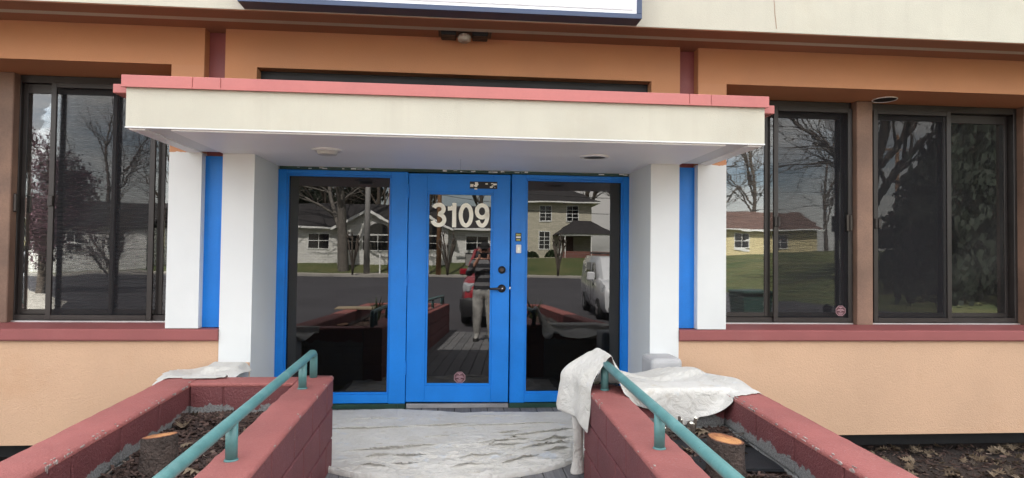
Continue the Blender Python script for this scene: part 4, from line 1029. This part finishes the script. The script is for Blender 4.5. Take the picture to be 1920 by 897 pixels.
# ---- trees
def bare(seed, H, r0, levels, spread, nchild, droop=0, lean=(0,0), split=.35, blossom=0):
    rr = random.Random(seed); trunk, crown, bl = MB(), MB(), []
    def grow(p, d, L, r, lv, mb):
        n = 4 if lv < 3 else 3; pts = [Vector(p)]; rad = [r]; q = Vector(p); dd = Vector(d)
        for i in range(n):
            dd = (dd+Vector((rr.gauss(0,.12 if lv else .035), rr.gauss(0,.12 if lv else .035), rr.gauss(0,.08)-droop*(lv > 1)))).normalized()
            q = q+dd*L/n; pts.append(q.copy()); rad.append(r*(1-.42*(i+1)/n))
        mb.tube(pts, rad, 8 if lv == 0 else (5 if lv < 3 else 3), False)
        if blossom and lv >= levels-2:
            for pnt in pts[1:]:
                for _ in range(blossom): bl.append(pnt+Vector((rr.gauss(0,.10), rr.gauss(0,.10), rr.gauss(0,.10))))
        if lv >= levels: return
        for c in range(nchild[lv]):
            f = split+(1-split)*(c+rr.random()*.8)/nchild[lv]; k = min(n-1, int(f*n)); pp = pts[k].lerp(pts[k+1], f*n-k) if k < n else pts[-1]
            ax = dd.orthogonal().normalized(); ax.rotate(Matrix.Rotation(rr.uniform(0, 6.28), 3, dd)); nd = dd.copy(); nd.rotate(Matrix.Rotation(R(rr.gauss(spread, 9)), 3, ax))
            nd = (nd+Vector((0,0,.12))).normalized()
            grow(pp, nd, L*rr.uniform(.52,.74), r*(1-.42*f)*rr.uniform(.48,.66), lv+1, crown)
        grow(pts[-1], dd, L*.62, rad[-1], lv+1, crown)
    grow((0,0,-.2), Vector((lean[0], lean[1], 1)).normalized(), H, r0, 0, trunk)
    return trunk, crown, bl
def leaf_faces(pts, size, seed):
    rr = random.Random(seed); v = []; f = []
    for p in pts:
        a = Vector((rr.gauss(0,1), rr.gauss(0,1), rr.gauss(0,1))).normalized(); b = a.orthogonal().normalized()*size*rr.uniform(.5,1.2); a = a*size*rr.uniform(.5,1.2); k = len(v)
        v += [p-a-b, p+a-b, p+a+b, p-a+b]; f.append((k,k+1,k+2,k+3))
    return v, f
def bare_tree(label, loc, seed, H, r0, levels=4, spread=42, nchild=(5,4,3,3), mat='bark', rz=0, group=None, **k):
    rt = empty('bare_tree', loc, rz, label=label, cat='tree', group=group)
    t, c, bl = bare(seed, H, r0, levels, spread, nchild, **k); t.build('trunk', mat, rt, True); c.build('crown', mat, rt, True)
    if bl:
        v, f = leaf_faces(bl, .036, seed); me = bpy.data.meshes.new('blossom'); me.from_pydata(v, [], f); link('blossom', me, 'blossom', rt, kind='stuff')
    return rt
G = lambda x, y: (x, y, terr(x, y))
bare_tree('big bare oak with thick spreading limbs on the grassy bank', G(18.6,-22.5), 3, 6.0, .42, 5, 46, (5,4,3,3,2), group='bare trees behind the street')
bare_tree('stout bare tree trunk rising before the white bungalow', G(-9.0,-46.3), 11, 8, .46, 4, 40, (4,4,3,3), 'bark_grey', group='bare trees behind the street')
bt = bare_tree('bare grey winter trees standing behind the houses', G(-14,-63), 21, 7.5, .28, 4, 36, (6,4,3,3), group='tall bare trees behind the houses')
bt2 = bare_tree('bare grey winter trees standing behind the houses', G(-3,-66), 22, 8.5, .30, 4, 34, (6,4,3,3), group='tall bare trees behind the houses')
rr = random.Random(77)
for i, (x, y) in enumerate(((-20,-64),(-9,-68),(2.5,-64),(16,-72),(21,-70),(26,-74),(31,-71),(37,-72),(-27,-60),(-35,-62),(19,-66),(43,-66))):
    c = copy_tree((bt, bt2)[i % 2]); c.location = G(x, y); c.rotation_euler = (0, 0, rr.uniform(0, 6)); s = rr.uniform(.8, 1.15); c.scale = (s, s, s)
bare_tree('redbud tree covered in pink blossom beside the driveway', G(-15.8,-20.5), 31, 2.6, .17, 5, 38, (6,4,4,3,2), blossom=2, split=.2)
bpy.data.objects['bare_tree.014' if 'bare_tree.016' not in bpy.data.objects else 'bare_tree.016'].name = 'blossom_tree'
bare_tree('smaller bare multi-stem tree on the lawn by the driveway', G(-18.5,-31), 33, 2.2, .16, 4, 30, (7,4,4,3), split=.05)
def conifer(label, loc, H, Rr_, seed, group):
    rt = empty('pine_tree', loc, label=label, cat='tree', group=group); rr = random.Random(seed)
    MB().tube([(0,0,-.3),(0,0,H*.5),(0,0,H)], [.28,.18,.03], 8).build('trunk', 'bark', rt, True)
    pts = []
    br = MB()
    for i in range(95):
        z = H*(.10+.9*rr.random()**1.15); a = rr.uniform(0, 6.28); L = Rr_*(1-z/H)**.75*rr.uniform(.6,1.1)+.3
        e = Vector((L*math.cos(a), L*math.sin(a), z-.1*L)); br.tube([(0,0,z), e], [.035,.01], 4)
        for k in range(110): t = rr.uniform(.25,1.05); pts.append(Vector((0,0,z)).lerp(e, t)+Vector((rr.gauss(0,.22), rr.gauss(0,.22), rr.gauss(0,.14))))
    br.build('limbs', 'bark', rt)
    v, f = leaf_faces(pts, .085, seed); me = bpy.data.meshes.new('crown'); me.from_pydata(v, [], f); link('crown', me, 'needle', rt)
    return rt
pc = conifer('dark green pine trees in a row on the right bank', G(22,-23), 4.6, 2.8, 5, 'pines on the bank')
for x, y, s in ((26,-27,1.05),(20.5,-18.5,2.2),(29,-31,1.1),(19.0,-16.6,2.0),(22.3,-19.8,2.2)):
    c = copy_tree(pc); c.location = G(x, y); k = min(s, 1.0); c.scale = (k, k, s); c.rotation_euler = (0,0,x)
for x, y, s in ((-22,-72,1.5),(-16.5,-70,1.4),(-12,-73,1.55),(-28,-68,1.3)):
    c = copy_tree(pc); c.location = G(x, y); c.scale = (s*1.1, s*1.1, s*2.0); c.rotation_euler = (0,0,x); c['label'] = 'dark pines rising behind the white bungalow roof'; c['group'] = 'pines behind the bungalow'
# pruned crape myrtles on the verge
def myrtle(loc, seed, s=1):
    rt = empty('pruned_shrub', loc, label='bare crape myrtle pruned to knobbly upright stems on the verge', cat='shrub', group='pruned crape myrtles along the kerb'); rr = random.Random(seed)
    st = MB()
    for i in range(9):
        a = rr.uniform(0, 6.28); sp = rr.uniform(.15,.75)*s; H = rr.uniform(1.9,2.9)*s; p = [(0,0,-.1),(sp*.2*math.cos(a),sp*.2*math.sin(a),H*.3),(sp*.6*math.cos(a),sp*.6*math.sin(a),H*.65),(sp*math.cos(a)*1.2,sp*math.sin(a)*1.2,H)]
        st.tube(p, [.055*s,.05*s,.045*s,.05*s], 6)
        for k in range(3):
            b = rr.uniform(0,6.28); q = Vector(p[-1]); st.tube([q, q+Vector((.15*math.cos(b),.15*math.sin(b),.35))*s], [.035*s,.02*s], 5)
    st.build('stems', 'bark', rt, True); return rt
for i, (x, y) in enumerate(((-7.6,-42.0),(-4.2,-42.0),(7.6,-42.0),(-15,-42.0),(13.2,-42.0))): myrtle((x, y, -.24), 50+i, 1.0)
# poles and wires
po = empty('utility_pole', (-6.75,-43.2,-.3), label='thick grey utility pole on the pavement before the bungalow', cat='pole')
MB().tube([(0,0,-.2),(0,0,9.5)], [.24,.17], 14).build('shaft', 'pole_grey', po, True); MB().box(-.3,.3,-.2,.2,7.2,8.2,.05).build('transformer', 'pole_grey', po)
po = empty('utility_pole', (-5.0,-43.1,-.3), label='brown timber utility pole on the pavement before the bungalow', cat='pole')
MB().tube([(0,0,-.2),(0,0,11)], [.20,.13], 14).build('shaft', 'pole_brown', po, True); MB().box(-1.1,1.1,-.06,.06,9.8,9.95,.01).build('crossarm', 'pole_brown', po)
po = empty('utility_pole', (36.0,-44.2,.6), label='brown timber utility pole at the far end of the wires', cat='pole')
MB().tube([(0,0,-1.2),(0,0,11)], [.20,.13], 14).build('shaft', 'pole_brown', po, True); MB().box(-1.1,1.1,-.06,.06,9.8,9.95,.01).build('crossarm', 'pole_brown', po)
for k, (z, dzz) in enumerate(((9.7,1.4),(7.4,1.6),(6.2,1.7))):
    a = Vector((-5.0,-43.1,z-.3)); b = Vector((36.0,-44.2,z+.6)); pts = [a.lerp(b, i/24)-Vector((0,0,dzz*4*(i/24)*(1-i/24))) for i in range(25)]
    MB().tube(pts, .022, 5).build('power_line', 'wire', None, label=('topmost','middle','lowest')[k]+' overhead cable sagging between the timber poles', cat='cable', group='overhead cables')
mb = MB().box(-5.85, -5.75, -43.4, -43.3, -.3, 1.35).build('sign_post', 'trimw', None, label='thin pale marker post on the pavement by the timber pole', cat='post')
b2 = empty('meter_box', (-2.9,-49.0,.66), label='grey utility box against the bungalow wall', cat='box')
MB().box(-.5,.5,-.3,.3,-.3,.75,.03).build('cabinet', 'pole_grey', b2); MB().box(-.55,.55,-.35,.35,.75,.80,.02).build('lid', 'bumper', b2)
b2 = empty('mail_box', (9.4,-52.4,.62), label='white mailbox on a post by the brick porch path', cat='mailbox')
MB().box(-.04,.04,-.04,.04,-.3,.9).build('post', 'trimw', b2); MB().box(-.16,.16,-.22,.22,.9,1.35,.04).build('box', 'trimw', b2)
def hedge(loc, r, seed):
    rr = random.Random(seed); pts = []
    for i in range(900):
        a, b = rr.uniform(0,6.28), rr.random()**.5; pts.append(Vector((r*b*math.cos(a), r*b*math.sin(a), r*.9*(1-b*b)*rr.uniform(.5,1.05)+.1)))
    v, f = leaf_faces(pts, .07, seed); me = bpy.data.meshes.new('shrub'); me.from_pydata(v, [], f)
    o = link('shrub', me, 'shrub', None, label='round green foundation shrub before the cream brick wall', cat='shrub', group='foundation shrubs'); o.location = loc
for i, (x, y) in enumerate(((4.9,-55.9),(6.6,-56.0),(7.3,-55.9),(9.2,-55.8))): hedge((x, y, terr(x, y)), .6+.1*(i % 2), 60+i)
tb = empty('wheeled_bin', (5.6,-6.4,-.33), label='dark green wheeled bin standing on the flower bed edge', cat='bin')
MB().hexa([(-.24,-.26,0),(.24,-.26,0),(.24,.26,0),(-.24,.26,0),(-.30,-.32,.95),(.30,-.32,.95),(.30,.32,.95),(-.30,.32,.95)]).build('body', 'bin', tb); MB().box(-.32,.32,-.34,.36,.955,1.03,.02).build('lid', 'bin', tb)
for s in (-1, 1): MB().cyl((s*.25-.03, .26, .10), .10, .06, 'x', 16).build('wheel', 'tyre', tb)
# board and spiky plants on the planters
MB().box(-2.02,-1.28,-5.55,-5.15,wz(-5.15)+.004,wz(-5.15)+.03,.003).build('loose_board', 'board', None, label='weathered loose board lying across a planter wall', cat='board')
def spiky(x, y, seed, label):
    rt = empty('spiky_plant', (x, y, pz(y)), label=label, cat='plant', group='spiky plants in the planters'); rr = random.Random(seed)
    for i in range(22):
        a = rr.uniform(0, 6.28); H = rr.uniform(.28,.5); s = rr.uniform(.05,.28); w_ = .016
        c, n = Vector((math.cos(a), math.sin(a), 0)), Vector((-math.sin(a), math.cos(a), 0))
        p = [c*.01, c*s*.4+Vector((0,0,H*.6)), c*s+Vector((0,0,H))]
        MB().poly([p[0]-n*w_, p[0]+n*w_, p[1]+n*w_*.8, p[2], p[1]-n*w_*.8]).build('leaf', 'yucca', rt)
spiky(-1.3, -5.0, 1, 'spiky leaved plant in the planter without a mat'); spiky(1.3, -5.0, 2, 'spiky leaved plant in the planter with the black mat')

# ---- vehicles (built nose towards +y, then placed)
def loft(name, mat, stations, parent, smooth=True):
    """stations: list of (y, [(half width, z), ...]) bottom to top; mirrored and closed"""
    mb = MB(); rows = []
    for y, pr in stations:
        rows.append([mb.bm.verts.new((-w_, y, z)) for w_, z in pr]+[mb.bm.verts.new((w_, y, z)) for w_, z in reversed(pr)])
    for a, b in zip(rows, rows[1:]):
        n = len(a)
        for k in range(n): mb.bm.faces.new((a[k], a[(k+1)%n], b[(k+1)%n], b[k]))
    mb.bm.faces.new(rows[0]); mb.bm.faces.new(rows[-1][::-1])
    o = mb.build(name, mat, parent, smooth)
    if smooth:
        md = o.modifiers.new('edges', 'EDGE_SPLIT'); md.split_angle = R(38)
    return o
def wheel(parent, x, y, r=.34, w_=.22):
    s = 1 if x > 0 else -1
    t = MB(); prof = [(r*.62,-w_/2),(r*.9,-w_/2),(r,-w_*.36),(r,w_*.36),(r*.9,w_/2),(r*.62,w_/2)]; n = 28
    rings = [[t.bm.verts.new((x+d, y+q*math.cos(2*math.pi*k/n), r+q*math.sin(2*math.pi*k/n))) for k in range(n)] for q, d in prof]
    for a, b in zip(rings, rings[1:]):
        for k in range(n): t.bm.faces.new((a[k], a[(k+1)%n], b[(k+1)%n], b[k]))
    wo = t.build('wheel', 'tyre', parent, True)
    rm = MB().cyl((x-w_*.30, y, r), r*.63, w_*.60, 'x', 28)
    for k in range(5):
        a = 2*math.pi*k/5; rm.tube([(x+s*w_*.36, y, r), (x+s*w_*.36, y+r*.58*math.cos(a), r+r*.58*math.sin(a))], [.05,.035], 6)
    rm.build('rim', 'rim', wo)
def vehicle_suv(loc, label):
    v = empty('parked_car', loc, label=label, cat='car')
    W2 = .90
    def low(y, w_, zb, zs, zt): return (y, [(w_*.86, zb), (w_*.98, zb+.12), (w_, (zb+zs)/2+.05), (w_*.97, zs), (w_*.84, zt)])
    st = [low(0,.60,.34,.74,.80), low(-.10,.80,.26,.86,.93), low(-.35,.87,.24,.98,1.08), low(-1.15,.90,.24,1.06,1.20), low(-1.35,.90,.24,1.06,1.22), low(-3.0,.90,.24,1.08,1.20), low(-4.3,.88,.26,1.08,1.18), low(-4.62,.82,.34,1.0,1.08)]
    loft('body', 'car_red', st, v)
    cab = [(-1.18,[(.80,1.16),(.78,1.19),(.70,1.22)]), (-1.95,[(.83,1.16),(.76,1.55),(.62,1.78)]), (-2.6,[(.83,1.16),(.77,1.58),(.62,1.86)]), (-4.0,[(.82,1.16),(.76,1.56),(.60,1.83)]), (-4.5,[(.80,1.14),(.76,1.30),(.66,1.40)])]
    loft('glasshouse', 'carglass', cab, v)
    loft('roof', 'car_red', [(-1.98,[(.66,1.765),(.64,1.81),(.40,1.84)]), (-2.6,[(.68,1.83),(.64,1.88),(.4,1.90)]), (-4.0,[(.66,1.80),(.62,1.85),(.4,1.87)]), (-4.1,[(.62,1.76),(.6,1.80),(.4,1.81)])], v)
    for s in (-1, 1):
        MB().tube([(s*.79,-1.22,1.19),(s*.765,-1.60,1.42),(s*.66,-1.98,1.79)], .045, 8).build('pillar', 'car_red', v, True)
        MB().tube([(s*.80,-2.9,1.18),(s*.68,-2.9,1.80)], .04, 8).build('pillar', 'car_red', v, True)
        loft('headlight', 'lamp_clear', [(-.02-.0,[(.01,.80),(.02,.86),(.01,.93)])] and [(.0,[(.02,.82),(.03,.88),(.02,.94)]), (-.16,[(.13,.80),(.15,.90),(.13,1.0)]), (-.42,[(.10,.88),(.12,.95),(.10,1.02)])], v).location = (s*.70, -.02, 0)
        MB().box(s*.93-.10, s*.93+.10, -1.62, -1.48, 1.15, 1.32, .03).build('mirror', 'car_red', v)
        for y in (-.88, -3.72): wheel(v, s*.80, y, .35)
    MB().box(-.46, .46, .0, .05, .74, .90, .02).build('grille', 'bumper', v)
    loft('bumper', 'bumper', [(.12,[(.45,.26),(.60,.36),(.60,.60),(.5,.66)]), (.04,[(.78,.24),(.86,.36),(.86,.62),(.7,.68)]), (-.30,[(.86,.24),(.92,.36),(.92,.62),(.8,.66)])], v)
    B('licence_plate', 'trimw', v, -.15, .15, .118, .128, .44, .58)
    return v
vehicle_suv((.22, -9.05, -.352), 'tall red sport utility car parked nose-in behind the photographer')
def vehicle_van(loc, rz, label):
    v = empty('delivery_van', loc, rz, label=label, cat='van')
    def low(y, w_, zb, zs, zt): return (y, [(w_*.88, zb), (w_*.98, zb+.12), (w_, zb+.4), (w_, zs), (w_*.95, zt)])
    st = [low(0,.62,.32,.70,.78), low(-.10,.78,.24,.84,.92), low(-.45,.84,.22,.98,1.08), low(-.95,.86,.22,1.05,1.16), low(-1.3,.865,.22,1.08,1.18), low(-4.3,.865,.24,1.08,1.2), low(-4.44,.84,.30,1.08,1.2)]
    loft('body', 'van_white', st, v)
    top = [(-.78,[(.78,1.05),(.76,1.10),(.70,1.14)]), (-1.62,[(.84,1.1),(.80,1.55),(.66,1.76)]), (-1.9,[(.85,1.1),(.82,1.6),(.68,1.82)]), (-4.2,[(.85,1.1),(.82,1.62),(.70,1.84)]), (-4.40,[(.84,1.1),(.81,1.5),(.70,1.72)])]
    loft('cabin', 'van_white', top, v)
    MB().hexa([(-.66,-.86,1.14),(.66,-.86,1.14),(.60,-1.60,1.70),(-.60,-1.60,1.70),(-.66,-.84,1.16),(.66,-.84,1.16),(.60,-1.58,1.73),(-.60,-1.58,1.73)]).build('windscreen', 'carglass', v)
    for s in (-1, 1):
        def sidepane(nm, ys):
            MB().poly([(s*q[1], q[0], q[2]) for q in ys], d=(s*.012,0,0)).build(nm, 'carglass', v)
        sidepane('side_window', [(-1.18,.848,1.14),(-2.05,.852,1.14),(-2.05,.818,1.62),(-1.62,.806,1.62)])
        sidepane('side_window', [(-2.35,.852,1.14),(-3.15,.852,1.14),(-3.15,.818,1.62),(-2.35,.818,1.62)])
        MB().box(s*.98-.11, s*.98+.11, -1.36, -1.20, 1.08, 1.36, .04).build('mirror', 'van_white', v)
        MB().box(s*.862-.008, s*.862+.008, -2.12, -2.10, .45, 1.1).build('door_seam', 'bumper', v)
        MB().box(s*.872-.008, s*.872+.008, -1.75, -1.55, .95, .99, .006).build('door_handle', 'bumper', v)
        MB().hexa([(s*.80-.08,-.10,.80),(s*.80+.04,-.22,.80),(s*.84,-.62,.98),(s*.74-.02,-.20,.98),(s*.80-.08,-.08,.90),(s*.80+.05,-.20,.90),(s*.845,-.62,1.03),(s*.74-.02,-.18,1.0)]).build('headlight', 'lamp_clear', v)
        MB().tube([(s*.6,-2.0,1.90),(s*.6,-4.1,1.92)], .022, 8).build('roof_bar', 'bumper', v)
        for y in (-.82, -3.55): wheel(v, s*.78, y, .31, .2)
    for y in (-2.3, -3.6): MB().tube([(-.62,y,1.91),(.62,y,1.91)], .018, 8).build('roof_rack', 'bumper', v)
    MB().box(-.5, .5, -.01, .04, .60, .74, .02).build('grille', 'bumper', v); MB().box(-.7, .7, -.04, .05, .28, .42, .03).build('bumper', 'bumper', v)
    return v
vehicle_van((4.55, -10.2, -.352), R(4), 'white compact delivery van with roof rack on the parking lot').scale = (1, 1, .92)

# ---- the photographer, standing on the ramp behind the camera
def person():
    rt = empty('person', (0, -6.16, dz(-6.16)), label='photographer in striped hooded top and spattered trousers holding up a phone', cat='person')
    J = {'pel':((0,0,.95),.15), 'sp1':((0,.0,1.10),.145), 'sp2':((0,-.01,1.27),.16), 'ch':((0,-.01,1.40),.165), 'nk':((0,.0,1.505),.062), 'hd0':((0,.03,1.58),.075), 'hd1':((0,.045,1.655),.095), 'hd2':((0,.04,1.73),.088)}
    E_ = [('pel','sp1'),('sp1','sp2'),('sp2','ch'),('ch','nk'),('nk','hd0'),('hd0','hd1'),('hd1','hd2')]
    for s, n in ((-1,'l'),(1,'r')):
        J.update({'sh'+n:((s*.185,-.01,1.43),.078), 'el'+n:((s*.30,.07,1.20),.056), 'fa'+n:((s*.22,.20,1.33),.045), 'wr'+n:((s*.125,.30,1.455),.032), 'pm'+n:((s*.095,.335,1.53),.034),
                  'hp'+n:((s*.10,0,.88),.115), 'kn'+n:((s*.12,.03,.50),.078), 'cf'+n:((s*.125,.0,.32),.072), 'an'+n:((s*.13,-.02,.10),.055), 'ft'+n:((s*.14,.10,.045),.042), 'to'+n:((s*.15,.17,.035),.034)})
        E_ += [('ch','sh'+n),('sh'+n,'el'+n),('el'+n,'fa'+n),('fa'+n,'wr'+n),('wr'+n,'pm'+n),('pel','hp'+n),('hp'+n,'kn'+n),('kn'+n,'cf'+n),('cf'+n,'an'+n),('an'+n,'ft'+n),('ft'+n,'to'+n)]
    ks = list(J); me = bpy.data.meshes.new('body'); me.from_pydata([J[k][0] for k in ks], [(ks.index(a), ks.index(b)) for a, b in E_], [])
    o = bpy.data.objects.new('body', me); col.objects.link(o)
    sk = o.modifiers.new('skin', 'SKIN'); sk.use_smooth_shade = True
    for i, k in enumerate(ks):
        d = me.skin_vertices[0].data[i]; d.radius = (J[k][1]*1.28, J[k][1]*.98) if k in ('sp1','sp2','ch','pel') else (J[k][1]*(1.22 if k[:2] in ('hp','kn','cf','el','fa','sh') else 1),)*2; d.use_root = (k == 'pel')
    o.modifiers.new('sub', 'SUBSURF').levels = 2
    dg = bpy.context.evaluated_depsgraph_get(); ev = o.evaluated_get(dg); nm = bpy.data.meshes.new_from_object(ev)
    bpy.data.objects.remove(o)
    bm = bmesh.new(); bm.from_mesh(nm); mb = MB(); mb.bm.free(); mb.bm = bm
    # fingers curled round the ends of the phone, thumbs leaving the side of the palm
    for s in (-1, 1):
        for k, L in enumerate((.9, 1.0, .95, .78)):
            z = 1.575-k*.021; y = .345
            mb.tube([(s*.100, y-.01, z-.012), (s*.094, y+.022, z), (s*.086, y+.036*L+.004, z+.002), (s*.068, y+.040*L, z+.003), (s*.060, y+.036*L, z+.003)], [.0095,.009,.0085,.008,.006], 8)
        mb.tube([(s*.105, .325, 1.50), (s*.085, .318, 1.525), (s*.062, .322, 1.545)], [.012,.0105,.008], 8)
    bm.to_mesh(nm); bm.free()
    b = link('body', nm, ['skin','stripe','pants'], rt, True)
    for p in nm.polygons:
        c = p.center
        if c.z < .93: p.material_index = 2
        elif c.z < 1.50 and not (abs(c.x) < .19 and c.y > .275): p.material_index = 1
        else: p.material_index = 0
    # cap with peak, face, shoes
    cap = MB(); n = 24; prof = [(.103,1.705),(.106,1.74),(.098,1.775),(.07,1.80),(.02,1.812)]
    rings = [[cap.bm.verts.new((r*.92*math.cos(2*math.pi*k/n), .04+r*1.06*math.sin(2*math.pi*k/n), z)) for k in range(n)] for r, z in prof]
    for a, c in zip(rings, rings[1:]):
        for k in range(n): cap.bm.faces.new((a[k], a[(k+1)%n], c[(k+1)%n], c[k]))
    cap.bm.faces.new(rings[-1]); cap.build('cap', 'hair', rt, True)
    MB().hexa([(-.075,.13,1.705),(.075,.13,1.705),(.06,.215,1.69),(-.06,.215,1.69),(-.075,.13,1.717),(.075,.13,1.717),(.06,.215,1.698),(-.06,.215,1.698)]).build('cap_peak', 'hair', rt)
    MB().tube([(0,.135,1.675),(0,.160,1.635),(0,.140,1.625)], [.010,.016,.010], 8).build('nose', 'skin', rt, True)
    for s in (-1, 1):
        MB().tube([(s*.034,.128,1.668),(s*.034,.137,1.668)], [.013,.008], 10).build('eye', 'hair', rt, True)
        MB().tube([(s*.094,.03,1.69),(s*.105,.025,1.665),(s*.096,.03,1.63)], [.012,.016,.010], 8).build('ear', 'skin', rt, True)
        sh = MB(); 
        loft_pts = [(-.10,[(.038,.0),(.042,.05),(.03,.10)]), (.0,[(.042,.0),(.047,.06),(.035,.115)]), (.10,[(.046,.0),(.05,.045),(.03,.075)]), (.20,[(.045,.0),(.046,.03),(.03,.055)]), (.235,[(.02,.004),(.022,.02),(.015,.03)])]
        so = loft('shoe', 'shoe', loft_pts, rt); so.location = (s*.14, -.02, .0)
    B('mouth', 'hair', rt, -.022, .022, .128, .134, 1.592, 1.597)
    return rt
person()
ph = MB().box(-.082, .082, -5.812, -5.803, 1.268, 1.345, .003).build('phone_body', 'phone', None)
ph.name = 'phone'; tag(ph, label='black phone held sideways in the photographer hands', cat='phone')
MB().cyl((0.0, -5.803, 1.31), .007, .003, 'y', 16).build('camera_lens', 'carglass', ph)
